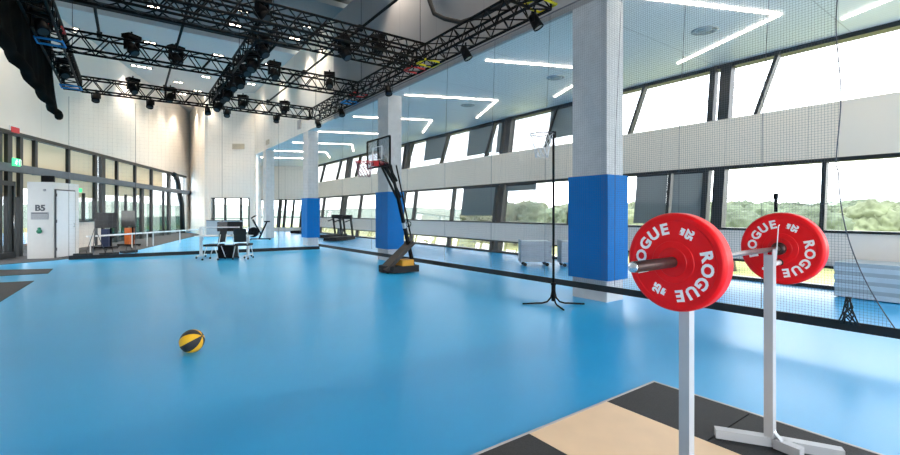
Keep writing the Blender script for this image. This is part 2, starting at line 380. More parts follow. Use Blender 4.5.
# left wall with its glazing
def lw_box(b, t0, t1, z0, z1, o0=-0.2, o1=0.0, mi=0):
    b.prism([LW(t0, o0, z0), LW(t1, o0, z0), LW(t1, o1, z0), LW(t0, o1, z0)], (0, 0, z1 - z0), mi)
b = B(); lw_box(b, -7, 21.4, 4.08, 9.0)
lw_box(b, 19.6, 21.4, 0, 4.08)
lw_box(b, 2.3, 6.6, 0, 1.12); lw_box(b, -7, -2.2, 0, 4.08)
struct(b.build('wall_left', M['white']))
# mullion list from the photo: (t, z0, z1, width)
wl = bpy.data.objects.new('window_90', None); C.objects.link(wl); struct(wl)
b = B(); lw_box(b, -2.2, 2.3, 0, 4.08, -.11, -.10); lw_box(b, 2.3, 6.6, 1.12, 4.08, -.11, -.10); lw_box(b, 6.6, 19.6, 0, 4.08, -.11, -.10); b.build('pane', M['glass'], wl)
def lwt(px):
    a = px - 450; X = .811 * a + 260.3; Y = -.585 * a + 360.9; r = X / Y
    return (r * 19.6 + 3.29) / (.342 - .94 * r)
for px, z0, z1, wd in ((0.5, 0, 4.1, .12), (9.5, 0, 4.1, .22), (21, 0, 4.1, .16), (36, 2.8, 4.1, .14), (69, 1.1, 4.1, .14), (84.5, 1.1, 2.3, .05), (96, 0, 4.1, .22),
                       (103, 0, 4.1, .40), (117.5, 0, 4.1, .16), (126.5, 0, 2.4, .06), (135.5, 0, 4.1, .18), (142.5, 0, 3.0, .35), (152, 0, 4.1, .22), (164, 0, 3.0, .12), (169.5, 0, 4.1, .45)):
    b = B(); t = lwt(px); lw_box(b, t - wd / 2, t + wd / 2, z0, z1, -.10, .02); b.build('mullion', M['frame'], wl)
b = B(); lw_box(b, -2.2, 19.6, 4.02, 4.14, -.16, .05); b.build('window_frame', M['frame'], wl)
b = B(); lw_box(b, 2.3, 6.6, 1.08, 1.14, -.14, .05); b.build('window_sill', M['frame'], wl)
# curved black pipe mullion
t0 = lwt(173); t1 = lwt(182); pts = [LW(t0, .03, 4.05)]
for k in range(1, 7):
    a = k / 6 * PI / 2; pts.append(LW(t0 + (t1 - t0) * 0.55 * math.sin(a), .03, 4.05 - 0.9 * (1 - math.cos(a))))
pts += [LW(t1 - .15, .03, 2.0), LW(t1 + .1, .03, 0)]
b = B(); b.tube(pts, 0.16, 10); b.build('curved_mullion', M['frame'], wl)
b = B(); lw_box(b, -7, lwt(189), 2.80, 3.05, 0.0, .22); struct(b.build('trim_4', M['steel']))
for i, (p0, p1, z0, z1) in enumerate(((-3, 20, 2.0, 4.0), (22, 68, 2.3, 4.0), (70, 95, 2.1, 4.0), (105, 117, 2.3, 4.0), (118, 135, 2.3, 4.0), (136, 151, 2.4, 4.0), (153, 164, 3.05, 4.0))):
    b = B(); lw_box(b, max(-2.2, lwt(p0)), lwt(p1), z0, z1, -.09, -.085)
    tag(b.build('roller_blind', M['beige_blind']), ['cream blind behind the green exit sign at far left', 'cream blind above the white kiosk', 'cream blind right of the white kiosk door', 'cream blind above the dark display with navy stand', 'cream blind above the display with orange base', 'cream blind right of the display with orange base', 'short cream blind before the curved black pipe'][i], 'blind', 'cream blinds in the left windows')
# left glass door leaf
dl = bpy.data.objects.new('door_1', None); C.objects.link(dl); struct(dl)
b = B(); t = lwt(3); lw_box(b, t - .9, t + .5, 2.35, 2.5, -.06, .06); lw_box(b, t + .4, t + .5, 0.01, 2.5, -.06, .06); lw_box(b, t - .9, t + .5, 0.01, .2, -.06, .06); b.build('door_frame', M['frame'], dl)
b = B(); b.cyl(LW(t + .3, .12, .9), LW(t + .3, .12, 1.4), .015, 8); b.build('door_handle', M['chrome'], dl)

# ---- back hall windows
def path_box(b, P, Q, s0, s1, z0, z1, o0, o1):
    P = Vector((*P, 0)); Q = Vector((*Q, 0)); d = Q - P; n_ = Vector((d.y, -d.x, 0)).normalized()
    c = [P + d * s0 + n_ * o0, P + d * s1 + n_ * o0, P + d * s1 + n_ * o1, P + d * s0 + n_ * o1]
    b.prism([(v.x, v.y, z0) for v in c], (0, 0, z1 - z0))
wn = bpy.data.objects.new('window_91', None); C.objects.link(wn); struct(wn)
P, Q = A_, B_
b = B(); path_box(b, P, Q, 0.06, 0.87, .25, 2.4, -.11, -.10); b.build('pane', M['glass'], wn)
for s_ in (0.09, 0.34, 0.68, 0.86):
    b = B(); path_box(b, P, Q, s_, s_ + .03, .25, 2.4, -.15, .02); b.build('mullion', M['frame'], wn)
b = B(); path_box(b, P, Q, .06, .87, 2.34, 2.4, -.15, .02); path_box(b, P, Q, .06, .87, 1.05, 1.1, -.15, .02); b.build('window_frame', M['frame'], wn)
wn = bpy.data.objects.new('window_92', None); C.objects.link(wn); struct(wn)
P, Q = F_, G_
b = B(); path_box(b, P, Q, 0.12, 1.0, .3, 2.5, -.11, -.10); b.build('pane', M['glass'], wn)
b = B(); path_box(b, P, Q, .12, 1, 2.42, 2.5, -.15, .02); path_box(b, P, Q, .12, 1, 1.06, 1.14, -.15, .02); b.build('window_frame', M['frame'], wn)
for s0, s1, wd in ((.30, .34, .05), (.47, .52, .07), (.58, .63, .05), (.74, .80, .04), (.92, .98, .05)):
    b = B(); Pv = Vector((*P, 0)); Qv = Vector((*Q, 0)); d = Qv - Pv
    b.bar(Pv + d * s0 + Vector((0, 0, .3)), Pv + d * s1 + Vector((0, 0, 2.5)), wd * 4, .12, up=(-.5, -.86, 0)); b.build('mullion', M['frame'], wn)

# ---- columns
def column(y, label, pad=True, lab_pad=None, x0=6.42, dx=.46, dy=.70):
    t = struct(bpy.data.objects.new('trim_%d' % (10 + int(y)), None)); C.objects.link(t)
    B().box(x0, x0 + dx, y, y + dy, 0, 5.10 if x0 > 6 else 9).bevel(.012, 1).build('shaft', M['concrete'], t)
    if pad:
        e = .055
        p = thing('column_pad', lab_pad, 'padding', (x0 + dx / 2, y + dy / 2, .36), 0, 'blue pads around the concrete columns')
        for nm, (a0, a1, b0, b1) in (('side_panel', (-dx / 2 - e, -dx / 2 - .004, -dy / 2 - e, dy / 2 + e)), ('side_panel', (dx / 2 + .004, dx / 2 + e, -dy / 2 - e, dy / 2 + e)),
                                     ('front_panel', (-dx / 2 - .002, dx / 2 + .002, -dy / 2 - e, -dy / 2 - .004)), ('back_panel', (-dx / 2 - .002, dx / 2 + .002, dy / 2 + .004, dy / 2 + e))):
            B().box(a0, a1, b0, b1, 0, 1.76).bevel(.018, 3).build(nm, M['pad'], p)
        s_ = B(); s_.box(-dx / 2 - e - .004, -dx / 2 - e + .002, -.006, .006, .02, 1.74); s_.build('seam', M['pad'], p)
column(4.46, '', True, 'blue padding around nearest column, behind the netball stand')
column(12.12, '', True, 'blue padding around middle column behind the basketball hoop')
column(19.62, '', True, 'blue padding around far column, beyond the office chairs')
column(27.1, '', False)

# ---- LED strips, diffusers, downlights
for k in range(9):
    yb_ = 3.05 + 3.83 * k - 3.83 if k else 0.0
    lt = thing('ceiling_light', ['pinkish-white angled ceiling strip, %s' % s_ for s_ in ('overhead at right edge beyond the net', 'nearest full V, above the barbell', 'V partly behind the nearest padded column', 'V above the netball ring', 'V right of the middle padded column', 'V behind the basketball backboard', 'V between far and middle columns', 'V left of the far padded column', 'farthest strip by the back wall')][k], 'ceiling light', (9.6, yb_, 5.095), 0, 'LED strips on the aisle ceiling')
    if yb_ + 2.5 > Y0:
        for nm, q in (('long_strip', (-2.75, 1.16)), ('short_strip', (1.15, 2.45))):
            s_ = B().bar((0, 0, -.012), (q[0], q[1], -.012), .030, .02); o = s_.build(nm, M['led'], lt)
for i, y in enumerate((4.2, 8.0, 11.8)):
    t = thing('ceiling_diffuser', 'round grey air diffuser on the aisle ceiling, %s' % ('nearest, inside the V light', 'just left of the nearest column', 'farthest, above the netball stand')[i], 'air vent', (9.25, y, 5.1), 0, 'round ceiling diffusers')
    B().lathe((0, 0, 0), (0, 0, -1), [(0, .24), (.012, .24), (.02, .20), (.012, .17)], 32).build('ring', M['diff'], t)
    B().lathe((0, 0, 0), (0, 0, -1), [(.004, .15), (.03, .12), (.02, .07), (.04, 0)], 32).build('cone', M['diff'], t)
ldat = bpy.data.lights.new('downlight_lamp', 'SPOT'); ldat.energy = 240; ldat.spot_size = R(95); ldat.spot_blend = 0.6; ldat.color = (1, .86, .70); ldat.shadow_soft_size = .15
first = None
DL = [(.3, 27.9), (2.3, 30.0), (2.75, 32.8), (3.25, 35.2)] + [(x, y) for y in (7.0, 11.2, 17.9, 19.5, 23.7, 27.9, 31.5) for x in (-1.9, .75, 3.45, 5.8) if not (x < 0 and y > 24) and not (x < 2 and y > 29)]  # first four are added lamps, put in to brighten the dark left wall
for (x, y) in DL:
    if first is None:
        first = thing('downlight', 'small warm twin downlight set in the high hall ceiling', 'downlight', (x, y, 9.0), 0, 'downlights in the hall ceiling')
        B().box(-.26, .26, -.12, .12, -.02, 0).build('bezel', M['black'], first)
        for sx in (-.12, .12): B().lathe((sx, 0, -.021), (0, 0, -1), [(0, 0), (0, .085), (.004, .085), (.004, 0)], 16).build('lamp', M['lamp'], first)
        o = first
    else: o = copy_tree(first)
    o.location = (x, y, 9.0)
    row = sorted({q[1] for q in DL}).index(y); inrow = sorted(q[0] for q in DL if q[1] == y).index(x)
    o['label'] = 'warm twin downlight in %s ceiling row from the camera, %s from the left' % (('first', 'second', 'third', 'fourth', 'fifth', 'sixth', 'seventh', 'eighth', 'ninth', 'tenth', 'eleventh', 'twelfth')[row], ('first', 'second', 'third', 'fourth', 'fifth')[inrow])
    l_ = bpy.data.objects.new('downlight_lamp', ldat); C.objects.link(l_); l_.location = (x, y, 8.9)
# wall washers: warm pools on far wall; those along left wall added to brighten it
wd_ = bpy.data.lights.new('wall_pool_fill', 'SPOT'); wd_.energy = 110; wd_.spot_size = R(70); wd_.spot_blend = .5; wd_.color = (1, .80, .55); wd_.shadow_soft_size = .1
for (x, y) in ((3.75, 31.6), (5.9, 29.3), (1.9, 31.2), (-.3, 25.2), (2.9, 34.5), (.9, 29.2)):
    l_ = bpy.data.objects.new('wall_pool_fill', wd_); C.objects.link(l_); l_.location = (x, y, 8.9)

# ================================================================= TRUSSES
rnd = random.Random(4)
def truss(p, q, label, s=.38):
    """box truss between two points (axis-aligned), bottom chord height given by z"""
    p = Vector(p); q = Vector(q); Lg = (q - p).length; d = (q - p).normalized(); sd_ = Vector((-d.y, d.x, 0))
    t = thing('lighting_truss', label, 'truss', p, 0, 'black lighting trusses')
    for a in (-1, 1):
        for z in (0, s):
            o0 = sd_ * a * s / 2 + Vector((0, 0, z))
            B().tube([o0, o0 + d * Lg], .028, 8).build('chord', M['black'], t)
    n_ = max(2, round(Lg / .55)); st = Lg / n_
    for a in (-1, 1):
        b = B()
        for i in range(n_):
            x0 = d * (i * st); xm = d * ((i + .5) * st); x1 = d * ((i + 1) * st)
            o0 = sd_ * a * s / 2
            b.cyl(x0 + o0, xm + o0 + Vector((0, 0, s)), .015, 5); b.cyl(xm + o0 + Vector((0, 0, s)), x1 + o0, .015, 5)
        b.build('side_bracing', M['black'], t)
    for z, nm in ((0, 'bottom_bracing'), (s, 'top_bracing')):
        b = B(); zz = Vector((0, 0, z))
        for i in range(n_):
            b.cyl(d * (i * st) - sd_ * s / 2 + zz, d * ((i + .5) * st) + sd_ * s / 2 + zz, .015, 5)
            b.cyl(d * ((i + .5) * st) + sd_ * s / 2 + zz, d * ((i + 1) * st) - sd_ * s / 2 + zz, .015, 5)
        b.build(nm, M['black'], t)
    for e in (0, Lg):
        b = B(); c = [sd_ * a * s / 2 + Vector((0, 0, z)) + d * e for a, z in ((-1, 0), (1, 0), (1, s), (-1, s))]
        for i in range(4): b.cyl(c[i], c[(i + 1) % 4], .02, 6)
        b.build('end_frame', M['black'], t)
    return t
ZT = 5.13; TL, TM, TR = -1.36, 2.4, 5.93
for x, nm in ((TL, 'left'), (TR, 'right')):
    truss((x, 5.4, ZT), (x, 17.3, ZT), 'long black lighting truss running away from the camera along the %s side of the rig' % nm)
truss((TM, 9.97, ZT + .02), (TM, 12.78, ZT + .02), 'black truss running lengthwise through the rig middle, nearer half')
truss((TM, 13.22, ZT + .02), (TM, 16.98, ZT + .02), 'black truss running lengthwise through the rig middle, farther half')
for y, lab in ((17.2, 'farthest black cross truss of the rig, nearest the back wall'), (13.0, 'black cross truss second from the far end of the rig'), (9.75, 'black cross truss at the rig centre, the farther of a close pair'), (9.15, 'black cross truss at the rig centre, the nearer of a close pair'), (5.4, 'nearest black cross truss, only its right end in view at the top')):
    truss((TL + .2, y, ZT), (TR - .2, y, ZT), lab)
truss((TL + .2, 13.0, ZT + .62), (TR - .2, 13.0, ZT + .62), 'upper black cross truss stacked over the second truss', .30) if False else None
for x, y0_, y1_, lab in ((-.55, 6.6, 13.3, 'thin black pipe over the trusses at the left of the rig'), (.95, 8.4, 17.4, 'thin black pipe over the trusses left of the middle truss'), (4.15, 6.0, 17.3, 'thin black pipe over the trusses at the right of the rig')):
    b = B(); b.cyl((x, y0_, ZT + .43), (x, y1_, ZT + .43), .028, 8); t = tag(b.build('lighting_pipe', M['black']), lab, 'pipe', 'pipes laid over the trusses')
    for y in (9.15, 13.0, 17.2):
        if y0_ < y < y1_: B().box(x - .05, x + .05, y - .05, y + .05, ZT + .38, ZT + .50).build('clamp', M['black'], t)
# hanging wires to ceiling
for i, (x, y, lab) in enumerate(((TL, 13.0, 'left end of the second truss'), (TM, 13.0, 'middle of the second truss'), (TR, 13.0, 'right end of the second truss'), (TR, 9.5, 'right end of the central truss pair'), (TM, 9.5, 'middle of the central truss pair'), (TR, 6.2, 'near end of the right truss'), (TL, 17.2, 'far left truss corner'), (TR, 17.2, 'far right truss corner'))):
    b = B(); b.cyl((x, y, ZT + .38), (x, y, 9.0), .007, 6); tag(b.build('hoist_wire', M['black']), 'thin hoist wire rising to the ceiling from the ' + lab, 'wire', 'hoist wires of the lighting rig')
# cable bundle loop on the right truss
b = B(); b.tube([(5.6, 8.7, 6.6), (5.62, 8.4, 6.0), (5.7, 8.1, 5.8), (5.85, 7.7, 5.62), (5.93, 7.0, 5.56), (5.93, 6.0, 5.56)], .05, 8)
tag(b.build('cable_bundle', M['rubber']), 'thick black cable bundle looping down onto the right truss', 'cable')

# stage lights
def stage_light(kind):
    t = thing('stage_light', '', 'stage light', (0, 0, 0), 0, None)
    B().cyl((0, 0, .03), (0, 0, -.07), .02, 8).build('clamp', M['black'], t)
    if kind == 'spot':
        b = B(); b.bar((0, 0, -.07), (0, 0, -.09), .2, .03, up=(0, 1, 0)); b.box(-.12, -.105, -.02, .02, -.24, -.07); b.box(.105, .12, -.02, .02, -.24, -.07); b.box(-.12, .12, -.02, .02, -.085, -.07); b.build('yoke', M['black'], t)
        ax = Vector((.15, -.5, -1)).normalized(); o = Vector((0, 0, -.2)) - ax * .14
        b = B(); b.lathe(o, ax, [(0, 0), (0, .05), (.03, .085), (.22, .095), (.28, .10), (.28, .085), (.25, .08)], 20); b.build('housing', M['black'], t)
        b = B(); b.lathe(o, ax, [(.255, 0), (.26, .082), (.25, .082)], 20); b.build('lens', M['lens'], t)
    else:
        B().box(-.16, .16, -.12, .12, -.14, -.05).bevel(.02, 2).build('base', M['black'], t)
        b = B(); b.box(-.16, -.12, -.05, .05, -.42, -.14); b.box(.12, .16, -.05, .05, -.42, -.14); b.box(-.16, .16, -.05, .05, -.17, -.13).build('yoke', M['black'], t)
        ax = Vector((0, -.6, -.8)).normalized(); o = Vector((0, 0, -.36)) - ax * .16
        b = B(); b.lathe(o, ax, [(0, 0), (.01, .07), (.08, .11), (.26, .115), (.34, .10), (.34, .085)], 20); b.build('head', M['black'], t)
        b = B(); b.lathe(o, ax, [(.335, 0), (.335, .085)], 20); b.build('lens', M['lens'], t)
    return t
def inv(t):
    return t
spots_ = [  # kind, x, y, z, label
    ('spot', -.80, 17.0, ZT, 'first small black spotlight hung under the far truss, from its left end'),
    ('spot', .55, 17.0, ZT, 'second small black spotlight under the far truss, above the curved black pipe'),
    ('spot', 2.15, 17.0, ZT, 'black spotlight under the far truss just left of the middle truss joint'),
    ('spot', 2.75, 17.0, ZT, 'black spotlight under the far truss just right of the middle truss joint'),
    ('spot', 4.40, 17.0, ZT, 'black spotlight under the far truss above the distant column'),
    ('spot', 5.95, 17.0, ZT, 'black spotlight under the far right corner of the rig'),
    ('head', .05, 13.0, ZT + .62, 'large black moving light standing tall on the left part of the second truss'),
    ('head', .95, 13.0, ZT + .55, 'black moving light clamped to the second truss between pipe and moving light'),
    ('head', .10, 17.2, ZT + .62, 'black moving light on the far truss, nearest the left'),
    ('head', 1.1, 17.2, ZT + .50, 'black moving light on the far truss by the pipe'),
    ('head', 3.3, 13.0, ZT + .62, 'black moving light standing on the second truss right of the middle truss'),
    ('head', 4.9, 13.0, ZT + .62, 'black moving light on the second truss toward the right corner'),
    ('head', 3.3, 17.2, ZT + .58, 'black moving light on the far truss right of the middle truss'),
    ('head', 4.75, 17.2, ZT + .58, 'black moving light on the far truss toward the right corner'),
    ('head', 4.9, 9.75, ZT + .68, 'black moving light on the central truss pair by its right end'),
    ('head', 2.1, 9.15, ZT + .62, 'black moving light on the central truss pair near the middle'),
    ('head', 3.9, 9.45, ZT + .30, 'black moving light between the pair of central trusses'),
    ('spot', 5.9, 7.6, ZT, 'silver-fronted spotlight under the right truss, second from the near end'),
    ('spot', 5.93, 5.6, ZT, 'silver-fronted spotlight under the near end of the right truss'),
    ('spot', 5.93, 11.2, ZT, 'black spotlight under the right truss beyond the central pair'),
    ('spot', 5.93, 14.6, ZT, 'black spotlight under the right truss near its far end'),
    ('head', -1.36, 15.3, ZT + .4, 'black moving light on the left truss near its far end'),
    ('head', -1.36, 11.5, ZT + .3, 'black moving light inside the left truss by the drape'),
    ('spot', -1.36, 10.4, ZT + .35, 'silver-fronted lamp inside the left truss beside the black drape'),
] + [('head', 2.4, 10.5 + .85 * k, ZT + .35 - .12 * (k % 2), 'black moving light in the dense row on the middle truss, %s of eight' % ('nearest', 'second', 'third', 'fourth', 'fifth', 'sixth', 'seventh', 'farthest')[k]) for k in range(8)]
protos = {}
for kind, x, y, z, lab in spots_:
    if kind not in protos: protos[kind] = o = stage_light(kind)
    else: o = copy_tree(protos[kind])
    o.location = (x, y, z); o.rotation_euler = (0, 0, rnd.uniform(-.8, .8)); tag(o, lab, 'stage light', 'stage lights on the rig')
    if 'silver-fronted' in lab:
        for ch in o.children:
            if ch.name.startswith('lens'): ch.data = ch.data.copy(); ch.data.materials[0] = M['silver']
# slings
def sling(x, y, z, m, lab, dx=.26, dy=.0):
    b = B(); b.tube([(x - .22, y - .2, z), (x + .22, y - .2, z), (x + .24, y + .2, z), (x - .22, y + .2, z)], .025, 6, closed=True)
    tag(b.build('truss_sling', M[m]), lab, 'sling', 'coloured slings at the truss corners')
sling(TL, 12.6, ZT - .03, 'sling_blue', 'blue sling round the left truss, lower of two near the drape edge')
sling(TL, 12.5, ZT + .24, 'sling_red', 'red sling round the left truss, upper of two near the drape edge')
sling(TL, 16.8, ZT - .03, 'sling_blue', 'blue sling at the far left corner of the rig')
sling(TR, 13.2, ZT + .1, 'sling_red', 'red sling on the right truss, left of the middle padded column')
sling(TR, 13.9, ZT, 'sling_blue', 'blue sling on the right truss, beside the red sling')
sling(TR, 9.75, ZT, 'sling_red', 'red sling at the right end of the central truss pair')
sling(TR, 9.1, ZT, 'sling_yellow', 'yellow sling at the right end of the central truss pair')
sling(TR, 5.5, ZT + .06, 'sling_yellow', 'yellow sling at the near end of the right truss')

# black drape bunched up at the left
b = B(); nY, nZ = 90, 30; grid = []
for i in range(nY + 1):
    y = 1.5 + 15.9 * i / nY; row = []
    for j in range(nZ + 1):
        v = j / nZ
        zb = 4.30 + .03 * noise.noise(Vector((y * 1.1, 0, 3)))
        y_ = y if v < .05 else y - 0.0
        x = -1.68 + .05 * math.sin(y * 7) * (0.4 + v) + .07 * noise.noise(Vector((y * .9, v * 3, 0)))
        yt = 1.5 + (y - 1.5) * (1 - .35 * v)
        row.append(b.bm.verts.new((x, yt, zb + (9.0 - zb) * v)))
    grid.append(row)
for i in range(nY):
    for j in range(nZ):
        f = b.bm.faces.new((grid[i][j], grid[i + 1][j], grid[i + 1][j + 1], grid[i][j + 1])); f.smooth = True
o = b.build('stage_drape', M['drape'])
md = o.modifiers.new('s', 'SOLIDIFY'); md.thickness = .02
tag(o, 'large black drape raised high at the upper left of the hall', 'drape')
b = B(); pts = [(-1.67 + .03 * math.sin(k), 1.5 + 15.9 * k / 60, 4.31 + .03 * noise.noise(Vector((k * .35, 0, 3)))) for k in range(61)]
b.tube(pts, [.10 + .03 * noise.noise(Vector((k * .5, 5, 0))) for k in range(61)], 10); b.build('bundled_hem', M['drape'], o)

# ================================================================= NET CURTAIN
NX = 6.2
zb_ = lambda y: .24 - .0075 * (y - 1)              # bottom edge of the skirt
def edgeY(z):                                       # near edge curve of the net
    if z > 1.95: return 1.44 + .02 * math.sin(z * 4)
    k = (1.95 - z) / 1.75
    return 1.44 - .02 * k - .50 * k ** 2.2
net = thing('divider_net', 'tall dark divider net hung beside the padded columns, with a black skirt', 'net', (0, 0, 0))
def thin(b, p, q, r):
    b.bar(p, q, 2 * r, 2 * r)
for nm, ya, yb, cr_, cp in (('heavy_netting', 0, 4.40, .0009, .029), ('fine_netting', 4.40, 17.6, .0005, .042)):
    b = B(); z = .34
    while z < 5.1:
        thin(b, (NX, max(ya, edgeY(z)), z), (NX, yb, z), cr_); z += cp
    y = max(ya, .92)
    while y < yb:
        ok = [zz for zz in [.32 + .05 * k for k in range(96)] if edgeY(zz) <= y]
        if ok: thin(b, (NX, y, min(ok)), (NX, y, 5.1 if y > 1.47 else max(ok)), cr_)
        y += cp
    b.build(nm, M['net'], net)
b = B(); n_ = 40
pf = [(NX, .9 + (17.62 - .9) * k / n_) for k in range(n_ + 1)]
for (x, ya), (_, yb) in zip(pf, pf[1:]):
    b.hexa([(x - .012, ya, zb_(ya)), (x + .012, ya, zb_(ya)), (x + .012, yb, zb_(yb)), (x - .012, yb, zb_(yb)),
            (x - .012, ya, zb_(ya) + .10), (x + .012, ya, zb_(ya) + .10), (x + .012, yb, zb_(yb) + .10), (x - .012, yb, zb_(yb) + .10)])
b.build('skirt', M['skirt'], net)
b = B(); b.tube([(NX, edgeY(.34 + (5.1 - .34) * k / 60), .34 + (5.1 - .34) * k / 60) for k in range(61)], .006, 6); b.build('edge_rope', M['net'], net)
b = B(); b.cyl((NX, 1.0, 5.1), (NX, 17.6, 5.1), .012, 6); b.build('top_cable', M['net'], net)
for y in (2.15, 3.15, 4.15, 5.6, 7.1, 8.8, 10.6, 12.8, 15.2):
    b = B(); b.tube([(NX - .004, y - .12, 5.08), (NX - .004, y, 2.6), (NX - .004, y + .01, .34)], .0035, 5); b.build('rope', M['net'], net)
# dark knot of rope at the skirt near the right edge
kn = B()
for k in range(9):
    a = k * .7; kn.tube([(NX - .02, 1.35 + .02 * math.cos(a), .60), (NX - .03, 1.35 + .035 * math.cos(a * 2), .50), (NX - .03, 1.35 + .05 * math.cos(a * 1.3), .42), (NX - .02, 1.35 + .09 * math.cos(a * 1.7), .31)], .008, 5)
tag(kn.build('rope_knot', M['rubber']), 'knotted black cord bunched at the net skirt near its right edge', 'rope')
b = B(); pts = [];
for k in range(15):
    u = k / 14; pts.append((NX + .02, 2.02 - 1.1 * u, 1.66 - .05 * math.sin(u * PI) * 3 + .42 * u * u))
b.tube(pts, .003, 5); o = tag(b.build('hanging_cord', M['net']), 'thin dark cord sagging across the window right of the far plate', 'cord')
b = B(); b.cyl((NX + .02, 2.02, 1.50), (NX + .02, 2.02, 1.68), .018, 8); b.cyl((NX + .02, 2.02, 1.66), (NX + .02, 2.02, 1.72), .026, 8); b.build('cord_weight', M['black'], o)

# far net across the court
net2 = thing('divider_net', 'black-skirted net across the far end of the court behind the office chairs', 'net', (0, 0, 0))
fa, fb = Vector((-1.52, 18.2, 0)), Vector((6.2, 17.55, 0))
b = B(); b.bar(fa + Vector((0, 0, .07)), fb + Vector((0, 0, .07)), .04, .12); b.build('skirt', M['skirt'], net2)
b = B(); z = .15
while z < 5.1: b.bar(fa + Vector((0, 0, z)), fb + Vector((0, 0, z)), .0012, .0012); z += .12
for k in range(65):
    p = fa.lerp(fb, k / 64); b.bar((p.x, p.y, .13), (p.x, p.y, 5.1), .0012, .0012)
b.build('netting', M['net'], net2)
for s_ in (.0, .22, .55, .80):
    p = fa.lerp(fb, s_); b = B(); b.cyl((p.x, p.y - .01, .1), (p.x, p.y - .01, 5.1), .006, 5); b.build('rope', M['net'], net2)

# ================================================================= LIFTING PLATFORM
pl = thing('lifting_platform', 'plywood lifting platform with black rubber sides under the barbell', 'platform', (2.63, .9, 0))
X0p, X1p, Y1p, Y0p = 1.44, 3.69, 2.09, -.31
def pbox(x0, x1, y0, y1, z0, z1): return B().box(x0 - 2.63, x1 - 2.63, y0 - .9, y1 - .9, z0, z1)
for x0, x1 in ((1.44, 2.157), (3.012, 3.69)):
    for y0_, y1_ in ((1.36, 2.09), (.56, 1.35), (-.31, .55)):
        pbox(x0 + .002, x1 - .002, y0_, y1_, .0, .028).bevel(.003, 1).build('rubber_tile', M['tile'], pl)
pbox(2.159, 3.010, Y0p, Y1p, 0, .028).build('wood_panel', M['wood'], pl)
b = B()
for (x0, x1, y0_, y1_) in ((X0p - .02, X1p + .02, Y1p, Y1p + .02), (X0p - .02, X1p + .02, Y0p - .02, Y0p), (X0p - .02, X0p, Y0p, Y1p), (X1p, X1p + .02, Y0p, Y1p)):
    b.box(x0 - 2.63, x1 - 2.63, y0_ - .9, y1_ - .9, 0, .03)
b.build('metal_edge', M['lip'], pl)

# ================================================================= BARBELL
BZ, BY = 1.263, 1.09
XA, XB = 2.17, 3.425                      # inner collar faces
bb = thing('barbell', 'loaded-length steel barbell resting on two silver stands', 'barbell', (XA, BY, BZ))
B().cyl((0, 0, 0), (XB - XA, 0, 0), .0145, 20).build('shaft', M['bar'], bb)
for s_, x0 in ((-1, 0), (1, XB - XA)):
    b = B(); b.lathe((x0, 0, 0), (s_, 0, 0), [(-.035, .0145), (-.035, .036), (-.03, .04), (-.004, .04), (0, .037), (0, .025)], 28); b.build('collar', M['sleeve'], bb)
    b = B(); b.lathe((x0, 0, 0), (s_, 0, 0), [(0, .0248), (.410, .0248), (.413, .023)], 28); b.build('sleeve', M['sleeve'], bb)
    b = B(); b.lathe((x0, 0, 0), (s_, 0, 0), [(.413, 0), (.413, .0235), (.418, .0235), (.420, .020), (.420, 0)], 28); b.build('end_cap', M['chrome'], bb)
def plate(x_in, outward, label):
    """x_in = face against the collar, outward = -1 or +1"""
    t = thing('weight_plate', label, 'weight plate', (x_in, BY, BZ), 0, 'red weight plates on the barbell')
    RR = .233; TH = .088
    prof = [(.0, .026), (.0, .098), (.0025, .1005), (.0025, .196), (.0, .199), (0, .219), (.004, .226), (.010, .231), (.018, RR),
            (TH - .018, RR), (TH - .010, .231), (TH - .004, .226), (TH, .219), (TH, .199), (TH - .0025, .196), (TH - .0025, .1005), (TH, .098), (TH, .026), (0, .026)]
    b = B(); b.lathe((0, 0, 0), (outward, 0, 0), prof, 128, 0, False); b.build('bumper', M['red'], t)
    for sgn, xf in ((-1, 0.0), (1, TH)):
        b = B(); b.lathe((outward * xf, 0, 0), (outward * sgn, 0, 0), [(0.001, .068), (.003, .066), (.003, .0262)], 64, 0, False)
        b.build('hub', M['redhub'], t)
    # lettering on both faces; seen from the face, letters run clockwise with tops outward
    for xf, side in ((0.0025, -outward), (TH - .0025, outward)):
        xx = outward * xf
        fwd = Vector((side, 0, 0)); up = Vector((0, 0, 1)); rt = up.cross(fwd)   # as seen looking at this face
        def place(b, ch, size, ang, rad, sx, lr, lu):
            c_ = Vector((xx, 0, 0)) + (rt * math.cos(ang) + up * math.sin(ang)) * rad
            add_text(b, ch, size, Matrix(((lr.x * sx, lu.x, fwd.x, c_.x), (lr.y * sx, lu.y, fwd.y, c_.y), (lr.z * sx, lu.z, fwd.z, c_.z), (0, 0, 0, 1))), .0012, .0028)
        for cen in (R(151), R(-31)):
            wds = {'R': 22, 'O': 24, 'G': 24, 'U': 22.5, 'E': 20}
            a = cen + R(sum(wds.values()) / 2); b = B()
            for ch in 'ROGUE':
                a -= R(wds[ch] / 2)
                place(b, ch, .072, a, .156, 1.08, rt * math.sin(a) - up * math.cos(a), rt * math.cos(a) + up * math.sin(a)); a -= R(wds[ch] / 2)
            b.build('word_lettering', M['letter'], t)
        for cen in (R(66), R(-114)):
            b = B(); lr = -(rt * math.cos(cen) + up * math.sin(cen)); lu = rt * math.sin(cen) - up * math.cos(cen)
            for tx, sz, da in (('25', .046, -6), ('KG', .022, 7)): place(b, tx, sz, cen + R(da), .152, 1.0, lr, lu)
            b.build('number_lettering', M['letter'], t)
    return t
plate(XA - .001, -1, 'red 25 kg plate on the left end of the barbell, nearer the camera')
plate(XB + .001, 1, 'red 25 kg bumper plate on the far right end of the barbell')

